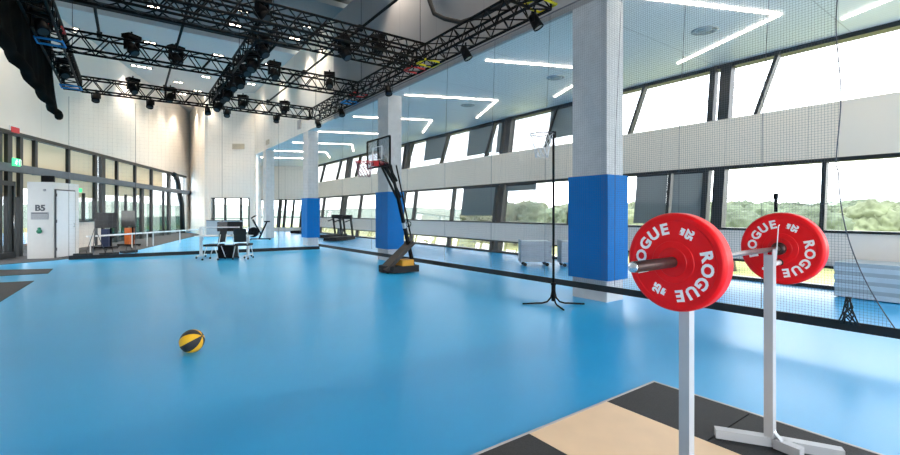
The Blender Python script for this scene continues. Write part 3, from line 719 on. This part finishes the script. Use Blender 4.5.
# ================================================================= SQUAT STANDS
def stand(x, label):
    t = thing('squat_stand', label, 'stand', (x, BY, .028), 0, 'silver squat stands')
    H = 1.195
    b = B().box(-.025, .025, -.025, .025, .03, H).bevel(.003, 2); b.build('upright', M['stand'], t)
    b = B(); b.box(-.024, .024, -.026, -.020, H - .05, H + .045); b.box(-.024, .024, .020, .026, H - .05, H + .045); b.box(-.024, .024, -.022, .022, H, H + .008); b.build('bar_hook', M['stand'], t)
    b = B(); b.cyl((.025, -.0, H - .05), (.15, -.0, H - .05), .017, 16); b.build('peg', M['whitemetal'], t)
    b = B(); b.lathe((.15, -.0, H - .05), (1, 0, 0), [(0, 0), (0, .02), (.04, .022), (.05, .016), (.05, 0)], 16); b.build('peg_knob', M['rubber'], t)
    b = B(); b.tube([(.02, -.028, H - .02), (.030, -.028, H + .06), (.055, -.028, H + .19), (.066, -.030, H + .196)], .003, 6); b.build('safety_pin', M['whitemetal'], t)
    # base
    d = Vector((-.26, .40, 0)).normalized(); h_ = .055
    b = B(); p = Vector((0, 0, h_ / 2 + .012)); b.bar(p - d * .02, p + d * .30, .06, h_); b.bevel(.004, 1).build('foot', M['stand'], t)
    e = Vector((.17, -.31, 0)).normalized()
    b = B(); b.bar(p + e * .02, p + e * .36, .06, h_); b.bevel(.004, 1).build('foot', M['stand'], t)
    g = Vector((-.1, -1, 0)).normalized()
    b = B(); b.bar(p + g * .03, p + g * .17, .06, h_); b.bevel(.004, 1).build('foot', M['stand'], t)
    for v in (d * .28, e * .34, g * .15):
        b = B(); b.cyl((v.x, v.y, 0), (v.x, v.y, .014), .025, 12); b.build('rubber_foot', M['rubber'], t)
    b = B(); b.bar((0, -.022, .10), g * .08 + Vector((0, 0, .05)), .03, .010); b.build('gusset', M['stand'], t)
    b = B(); b.lathe((-.0, -.025, .10), (0, -1, 0), [(0, 0.016), (.006, .016), (.006, .008), (.010, .008), (.010, 0)], 16)
    b.build('bolt', M['chrome'], t)
    b = B(); b.lathe((.025, 0, .20), (1, 0, 0), [(0, .010), (.004, .010), (.004, 0)], 14); b.build('pin_hole', M['rubber'], t)
    return t
stand(2.215, 'silver squat stand at the left, directly behind the nearer red plate')
stand(3.26, 'silver squat stand at the right, its whole upright and splayed base in view')

# ================================================================= BASKETBALL
bs = B(); bmesh.ops.create_uvsphere(bs.bm, u_segments=64, v_segments=40, radius=.121)
for f in bs.bm.faces: f.smooth = True
for f in bs.bm.faces:
    c_ = f.calc_center_median(); a = math.atan2(c_.y, c_.x) / (2 * PI) * 8
    f.material_index = int(math.floor(a)) % 2
ball = bs.build('basketball', [M['ballblack'], M['yellow']])
ball.location = (.546, 5.47, .121); ball.rotation_euler = (R(0), R(62), R(-36))
tag(ball, 'yellow and black panelled basketball lying alone on the blue court', 'basketball')
b = B()
for k in range(4):
    a = k * PI / 4; b.tube([(.1208 * math.cos(q) * math.cos(a), .1208 * math.cos(q) * math.sin(a), .1208 * math.sin(q)) for q in [2 * PI * i / 48 for i in range(48)]], .0022, 5, closed=True)
b.build('seam', M['ballblack'], ball)

# ================================================================= PORTABLE BASKETBALL HOOP
hp = thing('basketball_hoop', 'portable basketball hoop with clear backboard before the middle padded column', 'basketball hoop', (5.4, 9.75, 0))
def hv(x, y, z): return Vector((x - 5.4, y - 9.75, z))
b = B(); b.prism([hv(5.02, 9.78, .02), hv(5.18, 9.50, .02), hv(5.86, 9.44, .02), hv(5.88, 10.05, .02), hv(5.25, 10.12, .02), hv(5.03, 10.0, .02)], (0, 0, .16)); b.bevel(.03, 2).build('base', M['rubber'], hp)
for x, y in ((5.12, 9.70), (5.12, 10.0)):
    b = B(); b.cyl(hv(x, y - .03, .055), hv(x, y + .03, .055), .055, 16); b.build('wheel', M['black'], hp)
b = B(); b.hexa([hv(5.02, 9.60, .10), hv(5.02, 10.0, .10), hv(5.10, 10.0, .06), hv(5.10, 9.60, .06), hv(5.74, 9.50, .78), hv(5.74, 9.82, .78), hv(5.80, 9.82, .72), hv(5.80, 9.50, .72)]); b.bevel(.01, 1).build('shroud_plate', M['brown'], hp)
B().box(5.40 - 5.4, 5.72 - 5.4, 9.46 - 9.75, 9.80 - 9.75, .18, .32).bevel(.04, 3).build('ballast_bag', M['amber'], hp)
p0 = hv(5.84, 9.70, .15); p1 = hv(5.30, 9.50, 1.85); p2 = hv(5.02, 9.38, 2.62)
b = B(); b.bar(p0, p1, .07, .07); b.bevel(.01, 1).build('pole', M['black'], hp)
b = B(); b.bar(p1 - (p1 - p0).normalized() * .4, p2, .052, .052); b.build('pole', M['black'], hp)
tag(B().bar(p0.lerp(p1, .56), p0.lerp(p1, .64), .074, .074).build('pole_sticker', M['cart'], hp), 'pale sticker on the pole')
for dy in (-.10, .10):
    off = Vector((.02, dy, .0))
    b = B(); b.bar(p1 + off, hv(4.72, 9.30 + dy, 2.72), .03, .05); b.build('support_arm', M['black'], hp)
    b = B(); b.bar(p1.lerp(p2, .5) + off, hv(4.72, 9.30 + dy, 3.0) - Vector((0, 0, .2)), .03, .05); b.build('support_arm', M['black'], hp)
b = B(); b.bar(p0.lerp(p1, .45) + Vector((.12, 0, 0)), p2 + Vector((.16, 0, .0)), .025, .03); b.build('lift_rod', M['black'], hp)
b = B(); b.tube([p0.lerp(p1, .62) + Vector((.13 + .07 * math.cos(q), 0, .07 * math.sin(q))) for q in [i * PI / 8 for i in range(16)]], .01, 6, closed=True); b.build('crank_handle', M['black'], hp)
bx0 = 4.65
B().box(bx0 - 5.4 - .006, bx0 - 5.4 + .006, 8.74 - 9.75, 9.86 - 9.75, 2.56, 3.17).build('backboard', M['acrylic'], hp)
b = B()
for q in (((8.73, 2.54), (8.73, 3.18)), ((9.87, 2.54), (9.87, 3.18)), ((8.73, 2.54), (9.87, 2.54)), ((8.73, 3.18), (9.87, 3.18)), ((9.30, 2.54), (9.30, 3.18))):
    b.bar((bx0 - 5.4 + .015, q[0][0] - 9.75, q[0][1]), (bx0 - 5.4 + .015, q[1][0] - 9.75, q[1][1]), .035, .035)
b.build('board_frame', M['black'], hp)
b = B()
for q in (((9.07, 2.70), (9.07, 3.0)), ((9.53, 2.70), (9.53, 3.0)), ((9.07, 3.0), (9.53, 3.0)), ((9.07, 2.7), (9.53, 2.7))):
    b.bar((bx0 - 5.4 - .01, q[0][0] - 9.75, q[0][1]), (bx0 - 5.4 - .01, q[1][0] - 9.75, q[1][1]), .02, .012)
tag(b.build('target_square', M['silver'], hp), 'pale target square')
B().box(bx0 - 5.4 - .13, bx0 - 5.4 - .01, 9.22 - 9.75, 9.38 - 9.75, 2.55, 2.67).bevel(.01, 1).build('rim_bracket', M['rim'], hp)
rc = Vector((bx0 - 5.4 - .33, 9.30 - 9.75, 2.63))
b = B(); b.tube([rc + Vector((.20 * math.cos(q), .20 * math.sin(q), 0)) for q in [i * PI / 16 for i in range(32)]], .012, 8, closed=True); b.build('rim', M['rim'], hp)
def hoopnet(c, r0, r1, dz, n, mname, parent, r=.004, rows=5):
    b = B()
    for k in range(n):
        for s_ in (-1, 1):
            pts = []
            for i in range(rows + 1):
                v = i / rows; a = 2 * PI * k / n + s_ * i * PI / n; rad = r0 + (r1 - r0) * v ** .7
                pts.append(Vector(c) + Vector((rad * math.cos(a), rad * math.sin(a), -dz * v)))
            b.tube(pts, r, 4)
    return b.build('hoop_net', M[mname], parent)
hoopnet(rc, .20, .13, .34, 12, 'netred', hp, .006)

# ================================================================= NETBALL STAND
nb = thing('netball_post', 'slim black netball post with white net on a three-legged base', 'netball post', (5.57, 4.86, 0))
B().cyl((0, 0, .10), (0, 0, 2.80), .020, 14).build('pole', M['black'], nb)
B().cyl((0, 0, .06), (0, 0, .33), .034, 14).build('sleeve', M['black'], nb)
B().cyl((0, 0, .32), (0, 0, .36), .042, 14).build('collar', M['black'], nb)
rv = Vector((.811, -.585, 0)); fv = Vector((.585, .811, 0))
for v in (rv, -rv, -fv * .9 + rv * .1):
    L_ = .50
    b = B(); b.tube([v * .02 + Vector((0, 0, .22)), v * .04 + Vector((0, 0, .12)), v * .10 + Vector((0, 0, .05)), v * .18 + Vector((0, 0, .028)), v * L_ + Vector((0, 0, .016))], .014, 8); b.build('leg', M['black'], nb)
rc = -rv * .19 + Vector((0, 0, 2.76))
b = B(); b.tube([rc + Vector((.19 * math.cos(q), .19 * math.sin(q), 0)) for q in [i * PI / 16 for i in range(32)]], .009, 8, closed=True); b.build('ring', M['darkgrey'], nb)
hoopnet(rc, .19, .10, .38, 10, 'netwhite', nb, .004)
B().box(-.03, .03, -.03, .03, 2.70, 2.80).bevel(.006, 1).build('ring_bracket', M['black'], nb)

# ================================================================= SLATTED CARTS, BENCH BY THE WINDOWS
def cart(x, y, rz, wd, label):
    t = thing('slatted_cart', label, 'cart', (x, y, 0), rz, 'grey slatted carts by the windows')
    for k in range(4): B().box(-wd / 2, wd / 2, -.25, .25, .13 + .145 * k, .13 + .145 * k + .115).bevel(.006, 1).build('panel', M['cart'], t)
    b = B(); b.box(-wd / 2 + .03, wd / 2 - .03, -.22, .22, .12, .70); b.build('body', M['bench_b'], t)
    for sx in (-1, 1):
        B().box(sx * (wd / 2 + .012) - .012, sx * (wd / 2 + .012) + .012, -.26, .26, .10, .72).build('end_post', M['cart'], t)
        for sy in (-.2, .2): B().cyl((sx * wd * .38, sy - .015, .05), (sx * wd * .38, sy + .015, .05), .05, 12).build('castor', M['rubber'], t)
    return t
cart(9.25, 8.75, R(-36), .80, 'grey slatted cart on castors by the windows, left of the nearest padded column')
cart(9.95, 8.05, R(-36), .60, 'grey slatted cart half hidden by the nearest padded column')
t = thing('tiered_bench', 'pale blue-grey banded bench block along the wall at the far right', 'bench', (10.55, .6, 0))
for k in range(4):
    tag(B().box(-.42, .40, -1.85, 1.82, .02 + .15 * k, .10 + .15 * k).build('band', M['bench_a'], t), 'pale blue-grey band')
    tag(B().box(-.41, .40, -1.84, 1.81, .10 + .15 * k, .17 + .15 * k).build('band', M['bench_b'], t), 'darker grey band')

# ================================================================= WHITE KIOSK AT THE LEFT WALL
c2 = Vector((-1.98, 19.06, 0)); u = Vector((.5, .866, 0)).normalized(); nn = Vector((-.94, .342, 0)).normalized()
u = Vector((.47, .883, 0)).normalized()
kb = thing('kiosk', 'white boxy kiosk with a closed white door beside the left windows', 'kiosk', c2)
b = B(); b.prism([(0, 0, 0), u * 1.20, u * 1.20 + nn * .68, nn * .68], (0, 0, 2.46)); b.build('body', M['box'], kb)
nu = Vector((u.y, -u.x, 0))                      # outward normal of the door face
def kf(s_, z, o=0.0): return u * s_ + nu * o + Vector((0, 0, z))
b = B(); b.prism([kf(.06, .02, 0), kf(.98, .02, 0), kf(.98, .02, .03), kf(.06, .02, .03)], (0, 0, 2.22)); b.build('door_frame', M['darkgrey'], kb)
b = B(); b.prism([kf(.10, .03, .02), kf(.94, .03, .02), kf(.94, .03, .045), kf(.10, .03, .045)], (0, 0, 2.17)); dd = b.build('door', M['door'], kb)
b = B(); b.cyl(kf(.86, 1.0, .09), kf(.86, 1.12, .09), .012, 8); b.cyl(kf(.86, 1.0, .04), kf(.86, 1.0, .09), .010, 8); b.cyl(kf(.86, 1.12, .04), kf(.86, 1.12, .09), .010, 8); b.build('door_handle', M['chrome'], dd)
b = B()
for z in (.25, 1.15, 2.0): b.cyl(kf(.085, z, .045), kf(.085, z + .10, .045), .014, 8)
b.build('hinge', M['darkgrey'], dd)
# signs on the end face (faces -Y-ish)
fn = Vector((nn.y, -nn.x, 0)) * 1.0
if fn.y > 0: fn = -fn
def ke(s_, z, o=.0): return nn * s_ + fn * o + Vector((0, 0, z))
rt = -nn; up = Vector((0, 0, 1))
def emtx(s_, z, o): c_ = c2 * 0 + ke(s_, z, o); return Matrix(((rt.x, up.x, fn.x, c_.x), (rt.y, up.y, fn.y, c_.y), (rt.z, up.z, fn.z, c_.z), (0, 0, 0, 1)))
b = B(); add_text(b, 'B5', .26, emtx(.34, 1.62, .004), .004, .010); tag(b.build('number_lettering', M['darkgrey'], kb), 'dark B5 number')
b = B(); b.prism([ke(.12, 1.26, .0), ke(.58, 1.26, .0), ke(.58, 1.26, .012), ke(.12, 1.26, .012)], (0, 0, .23)); pq = tag(b.build('plaque', M['plaque'], kb), 'grey notice plaque')
b = B(); b.prism([ke(.14, 1.45, .012), ke(.56, 1.45, .012), ke(.56, 1.45, .016), ke(.14, 1.45, .016)], (0, 0, .03)); b.build('plaque_heading', M['darkgrey'], pq)
b = B(); b.lathe(ke(.36, .88, 0), fn, [(0, .07), (.03, .07), (.04, .05), (.04, 0)], 20); b.lathe(ke(.36, .97, 0), fn, [(0, .04), (.03, .04), (.03, 0)], 16); tag(b.build('alarm_button', M['green'], kb), 'dark green round wall unit')
b = B(); b.lathe(ke(.22, 2.2, 0), fn, [(0, .04), (.02, .04), (.02, 0)], 16); b.build('sensor', M['plaque'], kb)
b = B(); b.box(-.16, .16, -.12, .12, 0, .22).bevel(.01, 1); o = b.build('speaker_box', M['black']); o.location = c2 + u * .35 + nn * .35 + Vector((0, 0, 2.46)); tag(o, 'small black box standing on top of the white kiosk', 'box')

# signs on left wall
b = B(); lw_box(b, lwt(2.6), lwt(9.6), 2.98, 3.22, .24, .29); o = tag(b.build('exit_sign', M['exit']), 'lit green emergency exit sign on the left steel beam', 'sign')
tm = (lwt(2.6) + lwt(9.6)) / 2
Pq = Vector(LW(tm, .295, 3.10)); uu = Vector((.342, .94, 0)); no_ = Vector((.94, -.342, 0))
mt = Matrix(((uu.x, 0, no_.x, Pq.x), (uu.y, 0, no_.y, Pq.y), (0, 1, 0, Pq.z), (0, 0, 0, 1)))
b = B(); hd = [(-.10, .055, .02)]
def q(x, y): return mt @ Vector((x, y, 0))
b.lathe(q(-.02, .07), no_, [(0, 0), (.002, .022), (.004, 0)], 12)
for a_, b__ in (((-.02, .045), (-.05, -.01)), ((-.05, -.01), (-.02, -.04)), ((-.02, -.04), (-.05, -.09)), ((-.05, -.01), (-.11, -.05)), ((-.03, .04), (.04, .01)), ((-.03, .04), (-.09, .02))):
    b.bar(q(*a_), q(*b__), .02, .004, up=tuple(no_))
b.bar(q(.10, -.09), q(.10, .09), .012, .004, up=tuple(no_)); b.bar(q(.10, .09), q(.18, .09), .012, .004, up=tuple(no_)); b.bar(q(.18, .09), q(.18, -.09), .012, .004, up=tuple(no_))
b.build('running_figure', M['exitw'], o)
b = B(); lw_box(b, lwt(9.5), lwt(17.5), 4.10, 4.28, 0.0, .06); o = tag(b.build('wall_sign', M['redsign']), 'small dark red illuminated sign high on the left wall', 'sign')
b = B(); lw_box(b, lwt(9.0), lwt(17.8), 4.07, 4.31, 0.0, .04); b.build('housing', M['whitemetal'], o)
b = B(); t = lwt(78.5); lw_box(b, t - .09, t + .09, 2.32, 2.48, 0.05, .09); tag(b.build('exit_sign', M['exit']), 'small green sign just right of the white kiosk', 'sign')
# vents on back wall and bulkhead
def hbpt(s_, z, o): P = Vector((*A_, 0)); d = Vector((*B_, 0)) - P; n_ = Vector((d.y, -d.x, 0)).normalized(); v = P + d * s_ + n_ * o; return (v.x, v.y, z)
b = B(); b.prism([hbpt(.52, 5.45, 0), hbpt(.78, 5.45, 0), hbpt(.78, 5.45, .03), hbpt(.52, 5.45, .03)], (0, 0, .34)); tag(b.build('wall_vent', M['vent']), 'beige rectangular air grille on the white back wall', 'air vent')
B_v = B().box(6.38, 6.42, 26.3, 27.0, 5.35, 5.6); tag(B_v.build('wall_vent', M['vent']), 'small beige grille above the far unpadded column', 'air vent')
B_v = B().box(6.36, 6.42, 20.6, 21.0, 5.35, 5.75); tag(B_v.build('wall_speaker', M['plaque']), 'small grey unit on the wall above the far padded column', 'speaker')

# ================================================================= DESK, CHAIRS, MONITORS (far end of court)
dk = thing('rolling_desk', 'white rolling desk in front of the far net, between two office chairs', 'desk', (2.55, 16.2, 0), R(-32))
wdk = 1.62
B().box(-wdk / 2, wdk / 2, -.3, .3, .70, .73).bevel(.006, 1).build('desktop', M['whitemetal'], dk)
for sx in (-1, 1):
    lg = B().box(sx * (wdk / 2 - .06) - .035, sx * (wdk / 2 - .06) + .035, -.04, .04, .06, 1.02 if sx < 0 else .72).build('leg', M['whitemetal'], dk)
    B().box(sx * (wdk / 2 - .06) - .03, sx * (wdk / 2 - .06) + .03, -.33, .33, .06, .10).build('foot', M['whitemetal'], lg)
    for sy in (-.3, .3): B().cyl((sx * (wdk / 2 - .06) - .015, sy, .03), (sx * (wdk / 2 - .06) + .015, sy, .03), .03, 12).build('castor', M['rubber'], lg)
B().box(-wdk / 2 + .05, wdk / 2 - .05, -.01, .01, .98, 1.02).build('rail', M['whitemetal'], dk)
def local(dk_loc, rz, x, y, z):
    return Vector(dk_loc) + Matrix.Rotation(rz, 3, 'Z') @ Vector((x, y, z))
def monitor(x, y, z, wd, ht, rz, label):
    t = thing('monitor', label, 'monitor', local((2.55, 16.2, 0), R(-32), x, y, z), R(-32) + rz, 'monitors on the rolling desk')
    B().box(-.12, .12, -.08, .08, 0, .015).build('base', M['black'], t); B().box(-.02, .02, .0, .025, .015, .2).build('neck', M['black'], t)
    B().box(-wd / 2, wd / 2, -.03, .0, .13, .13 + ht).bevel(.005, 1).build('screen', M['screen'], t)
monitor(.32, .05, .73, .52, .32, R(-10), 'wide black monitor above the right office chair')
monitor(-.12, .1, .73, .30, .32, R(25), 'smaller dark monitor above the left office chair')
o = B().box(-.24, .24, -.2, .2, 0, .42).bevel(.02, 2).build('equipment_case', M['black']); o.location = local((2.55, 16.2, 0), R(-32), .12, -.02, 0); o.rotation_euler = (0, 0, R(-32)); tag(o, 'black case on the floor under the rolling desk', 'case')
def chair(x, y, rz, label):
    t = thing('office_chair', label, 'chair', (x, y, 0), rz, 'black office chairs at the rolling desk')
    b = B().box(-.23, .23, -.22, .22, .43, .49).bevel(.02, 2); b.build('seat', M['rubber'], t)
    b = B()
    b.hexa([(-.21, -.25, .55), (.21, -.25, .55), (.21, -.22, .55), (-.21, -.22, .55), (-.19, -.33, .98), (.19, -.33, .98), (.19, -.30, .98), (-.19, -.30, .98)]); b.bevel(.012, 2).build('backrest', M['rubber'], t)
    for sx in (-.2, .2):
        b = B(); b.tube([(sx, -.30, .80), (sx, -.25, .52), (sx, -.2, .45), (sx, .18, .43)], .014, 8); b.build('side_frame', M['whitemetal'], t)
        for sy in (-.2, .2):
            b = B(); b.tube([(sx, sy * .6, .43), (sx * 1.15, sy * 1.2, .07)], .013, 8); lg = b.build('leg', M['whitemetal'], t)
            B().cyl((sx * 1.15 - .012, sy * 1.2, .03), (sx * 1.15 + .012, sy * 1.2, .03), .03, 12).build('castor', M['rubber'], lg)
chair(2.97, 15.45, R(-30), 'black office chair on the right, seen from behind before the desk')
chair(2.17, 15.7, R(55), 'black office chair on the left, turned side-on before the desk')

# ================================================================= BACKGROUND GYM KIT
def treadmill(x, y, rz, label):
    t = thing('treadmill', label, 'treadmill', (x, y, 0), rz, 'treadmills along the windows')
    B().box(-.38, .38, -.9, .9, .03, .20).bevel(.03, 2).build('deck', M['black'], t)
    B().box(-.27, .27, -.85, .75, .2, .21).build('belt', M['rubber'], t)
    for sx in (-.34, .34):
        b = B(); b.bar((sx, .72, .2), (sx, .52, 1.18), .07, .10); b.build('upright', M['black'], t)
        b = B(); b.bar((sx, .55, 1.08), (sx, .0, .98), .05, .05); b.build('handrail', M['black'], t)
    b = B(); b.box(-.40, .40, .42, .60, 1.12, 1.34); b.bevel(.03, 2).build('console', M['black'], t)
treadmill(9.0, 22.4, R(-55), 'black treadmill nearest, just right of the far padded column')
treadmill(9.6, 24.9, R(-55), 'black treadmill second, behind the far padded column')
treadmill(10.0, 31.6, R(-55), 'black treadmill farthest, near the aisle back windows')
def bike(x, y, rz, label):
    t = thing('exercise_bike', label, 'exercise bike', (x, y, 0), rz)
    b = B(); b.tube([(-.3, -.45, .04), (.3, -.45, .04)], .03, 8); b.tube([(-.3, .5, .04), (.3, .5, .04)], .03, 8); b.bar((0, -.45, .06), (0, .5, .06), .07, .06); b.build('base', M['black'], t)
    b = B(); b.cyl((-.04, .38, .42), (.04, .38, .42), .27, 28); b.build('flywheel', M['black'], t)
    b = B(); b.bar((0, .1, .06), (0, -.28, .95), .06, .08); b.bar((0, .0, .3), (0, .42, 1.1), .06, .08); b.build('frame', M['black'], t)
    b = B(); b.box(-.12, .12, -.44, -.16, .95, 1.02); b.bevel(.03, 2).build('saddle', M['black'], t)
    b = B(); b.tube([(-.25, .25, 1.32), (-.25, .48, 1.18), (0, .45, 1.12), (.25, .48, 1.18), (.25, .25, 1.32)], .02, 8); b.build('handlebar', M['black'], t)
bike(5.75, 25.3, R(70), 'black exercise bike standing between the desk and the far column')
# low storage units under the back windows
for i, (s0, s1) in enumerate(((.10, .45), (.50, .80))):
    b = B(); b.prism([hbpt(s0, 0, .3), hbpt(s1, 0, .3), hbpt(s1, 0, .75), hbpt(s0, 0, .75)], (0, 0, .95))
    o = tag(b.build('storage_unit', M['cart']), ('grey storage unit under the back windows, left one', 'grey storage unit under the back windows behind the monitors')[i], 'storage unit', 'storage units under the back windows')
    b = B(); b.prism([hbpt(s0, .95, .28), hbpt(s1, .95, .28), hbpt(s1, .95, .78), hbpt(s0, .95, .78)], (0, 0, .05)); b.build('worktop', M['darkgrey'], o)

def display(x, y, rz, label, cover, wd=.80, zc=1.15, ht=.62):
    t = thing('display_cart', label, 'display', (x, y, .012), rz, 'wheeled displays by the left windows')
    B().box(-wd / 2, wd / 2, -.04, .03, zc - ht / 2, zc + ht / 2).bevel(.008, 1).build('screen', M['screen'], t)
    for sx in (-.15, .15): B().box(sx - .03, sx + .03, .03, .07, .1, zc).build('post', M['black'], t)
    B().box(-.13, .13, -.10, .14, .10, .80).bevel(.03, 2).build('cabinet', cover, t)
    B().box(-.36, .36, -.25, .25, .05, .10).build('base', M['black'], t)
    for sx in (-.32, .32):
        for sy in (-.2, .2): B().cyl((sx - .012, sy, .03), (sx + .012, sy, .03), .03, 10).build('castor', M['rubber'], t)
display(-.75, 22.7, R(-25), 'black display on a navy cart by the left windows', M['navy'])
display(.0, 23.8, R(-50), 'black display with an orange base by the left windows, right of the navy one', M['orange'], .75, 1.2, .7)
rl = thing('handrail', 'long low white rail running before the left windows', 'rail', (0, 0, 0))
ra, rb = Vector((-1.25, 21.0, .6)), Vector((3.25, 26.6, .6))
B().bar(ra, rb, .05, .06).build('top_rail', M['whitemetal'], rl)
for s_ in (0.02, .3, .42, .47, .72, .98):
    p = ra.lerp(rb, s_); B().box(p.x - .02, p.x + .02, p.y - .02, p.y + .02, .01, .58).build('post', M['whitemetal'], rl)
# tripod and bags at the kiosk
t = thing('tripod', 'thin grey tripod beside the white kiosk door', 'tripod', (-.95, 19.5, .012))
B().cyl((0, 0, .4), (0, 0, 1.25), .012, 8).build('column', M['darkgrey'], t)
for k in range(3):
    a = k * 2 * PI / 3 + .4; b = B(); b.cyl((0, 0, .95), (.33 * math.cos(a), .33 * math.sin(a), 0), .011, 6); b.build('leg', M['darkgrey'], t)
for i, (x, y, s_, lab) in enumerate(((-1.22, 18.9, .07, 'small black bag on the floor nearest the kiosk door'), (-.55, 19.3, .09, 'low black bag on the floor by the tripod'), (.0, 20.1, .09, 'low black bag on the floor in front of the navy display cart'))):
    b = B(); b.box(-.25, .25, -.12, .12, 0, s_ + (.06 if i == 0 else 0)).bevel(.05, 3); o = b.build('equipment_bag', M['rubber']); o.location = (x, y, .012); o.rotation_euler = (0, 0, R(20 * i)); tag(o, lab, 'bag', 'black bags by the kiosk')
    b = B(); b.tube([(-.12, 0, s_ - .02), (-.08, 0, s_ + .14), (.08, 0, s_ + .14), (.12, 0, s_ - .02)], .01, 6); b.build('bag_handle', M['rubber'], o)
# security camera on the band
t = thing('security_camera', 'small black camera box on the wall band beyond the backboard', 'camera', (FX(2.7) - .1, 20.4, 2.72))
B().box(-.12, .06, -.14, .14, -.10, .10).bevel(.02, 2).build('housing', M['black'], t); B().box(.04, .12, -.03, .03, -.03, .03).build('bracket', M['black'], t)

# ================================================================= OUTSIDE
struct(B().box(13, 900, -500, 900, -4.6, -4.5).build('ground', M['grass']))
struct(B().box(-900, 13, 48, 900, -4.62, -4.52).build('ground', M['grass']))
struct(B().box(11.4, 14.2, Y0, 48, -.6, -.45).build('terrace', M['paving']))
struct(B().prism([LW(-8, -.2, 0), LW(30, -.2, 0), LW(30, -3.5, 0), LW(-8, -3.5, 0)], (0, 0, -.2)).build('terrace', M['paving']))
t = struct(bpy.data.objects.new('trim_60', None)); C.objects.link(t)
b = B(); lw_box(b, 6.6, 30, -.1, 1.12, -1.8, -1.785); b.build('glass_balustrade', M['teal_glass'], t)
b = B(); lw_box(b, 6.6, 30, 1.12, 1.16, -1.82, -1.77); b.build('handrail', M['darkgrey'], t)
# distant hills
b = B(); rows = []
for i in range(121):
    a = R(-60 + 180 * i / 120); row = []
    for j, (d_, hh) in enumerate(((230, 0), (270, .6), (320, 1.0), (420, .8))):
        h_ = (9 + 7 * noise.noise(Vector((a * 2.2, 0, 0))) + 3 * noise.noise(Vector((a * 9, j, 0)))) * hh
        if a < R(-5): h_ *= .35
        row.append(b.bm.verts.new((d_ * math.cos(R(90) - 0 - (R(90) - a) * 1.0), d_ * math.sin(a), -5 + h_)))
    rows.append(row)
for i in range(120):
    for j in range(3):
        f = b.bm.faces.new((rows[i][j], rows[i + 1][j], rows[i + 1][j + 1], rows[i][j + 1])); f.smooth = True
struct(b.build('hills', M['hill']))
# trees
def crown(seed, leaf):
    r_ = random.Random(seed); b = B()
    for k in range(9):
        a = r_.uniform(0, 2 * PI); rr = r_.uniform(0, .62); zz = r_.uniform(.35, 1.0); rad = r_.uniform(.36, .55)
        n0 = len(b.bm.verts)
        bmesh.ops.create_icosphere(b.bm, subdivisions=4, radius=rad, matrix=Matrix.Translation((rr * math.cos(a), rr * math.sin(a), zz)))
        b.bm.verts.ensure_lookup_table()
        c_ = Vector((rr * math.cos(a), rr * math.sin(a), zz))
        for v in b.bm.verts[n0:]:
            dv = v.co - c_; v.co = c_ + dv * (1 + .22 * noise.noise(v.co * 5 + Vector((seed, 0, 0))) + .20 * noise.noise(v.co * 13) + .14 * noise.noise(v.co * 30))
    for f in b.bm.faces: f.smooth = True
    return b
tp = []
for s_ in range(4):
    o = thing('leafy_tree', '', 'tree', (0, 0, -500))
    crown(s_, 0).build('crown', M['leaf'] if s_ % 2 else M['leaf2'], o)
    b = B(); b.tube([(0, 0, -.35), (.02, 0, .1), (0, .02, .6)], [.07, .05, .03], 8); b.build('trunk', M['trunk'], o)
    tp.append(o)
used = [False] * 4
r_ = random.Random(11)
TREES = []
HOUSES = [(893, 62), (868, 80)]
HXY = [((.811 * (p_ - 450) + 260.3) / 445 * d_, (-.585 * (p_ - 450) + 360.9) / 445 * d_) for p_, d_ in HOUSES]
tries = 0
while len(TREES) < 60 and tries < 20000:
    tries += 1
    D = r_.uniform(44, 135); px = r_.uniform(480, 960)
    if px < 590 and D < 75: continue
    sz = r_.uniform(2.7, 3.6) + D * .014
    a_ = px - 450; X = (.811 * a_ + 260.3) / 445 * D; Y = (-.585 * a_ + 360.9) / 445 * D
    if all((X - q[3]) ** 2 + (Y - q[4]) ** 2 > (1.2 * (sz + q[2])) ** 2 for q in TREES) and all((X - q[0]) ** 2 + (Y - q[1]) ** 2 > (4.5 + 1.2 * sz) ** 2 for q in HXY): TREES.append((px, D, sz, X, Y))
TREES.sort(key=lambda q: q[1])
for i, (px, D, sz, _x, _y) in enumerate(TREES):
    a_ = px - 450; X = (.811 * a_ + 260.3) / 445 * D; Y = (-.585 * a_ + 360.9) / 445 * D
    k = i % 4
    if not used[k]: o = tp[k]; used[k] = True
    else: o = copy_tree(tp[k])
    o.location = (X, Y, -4.5 + .35 * sz); o.scale = (sz * 1.1, sz * 1.1, sz); o.rotation_euler = (0, 0, r_.uniform(0, 6))
    tag(o, 'green tree among the hazy trees outside the window wall', 'tree', 'trees outside the window wall')
# houses among the trees
for i, (px, D, lab) in enumerate(((893, 62, 'pale house with reddish roof among the trees at the right window edge'), (868, 80, 'small cream house between trees outside the right window'))):
    a_ = px - 450; X = (.811 * a_ + 260.3) / 445 * D; Y = (-.585 * a_ + 360.9) / 445 * D
    t = thing('house', lab, 'house', (X, Y, -4.5), R(30)); B().box(-3, 3, -2.5, 2.5, 0, 5.0).build('wall', M['house'], t)
    b = B(); b.prism([(-3.3, -2.8, 5.0), (3.3, -2.8, 5.0), (0, -2.8, 6.4)], (0, 5.6, 0)); b.build('roof', M['roof'], t)
    for x in (-1.5, 1.5): B().box(x - .5, x + .5, -2.55, -2.48, 3.2, 4.4).build('window', M['screen'], t)
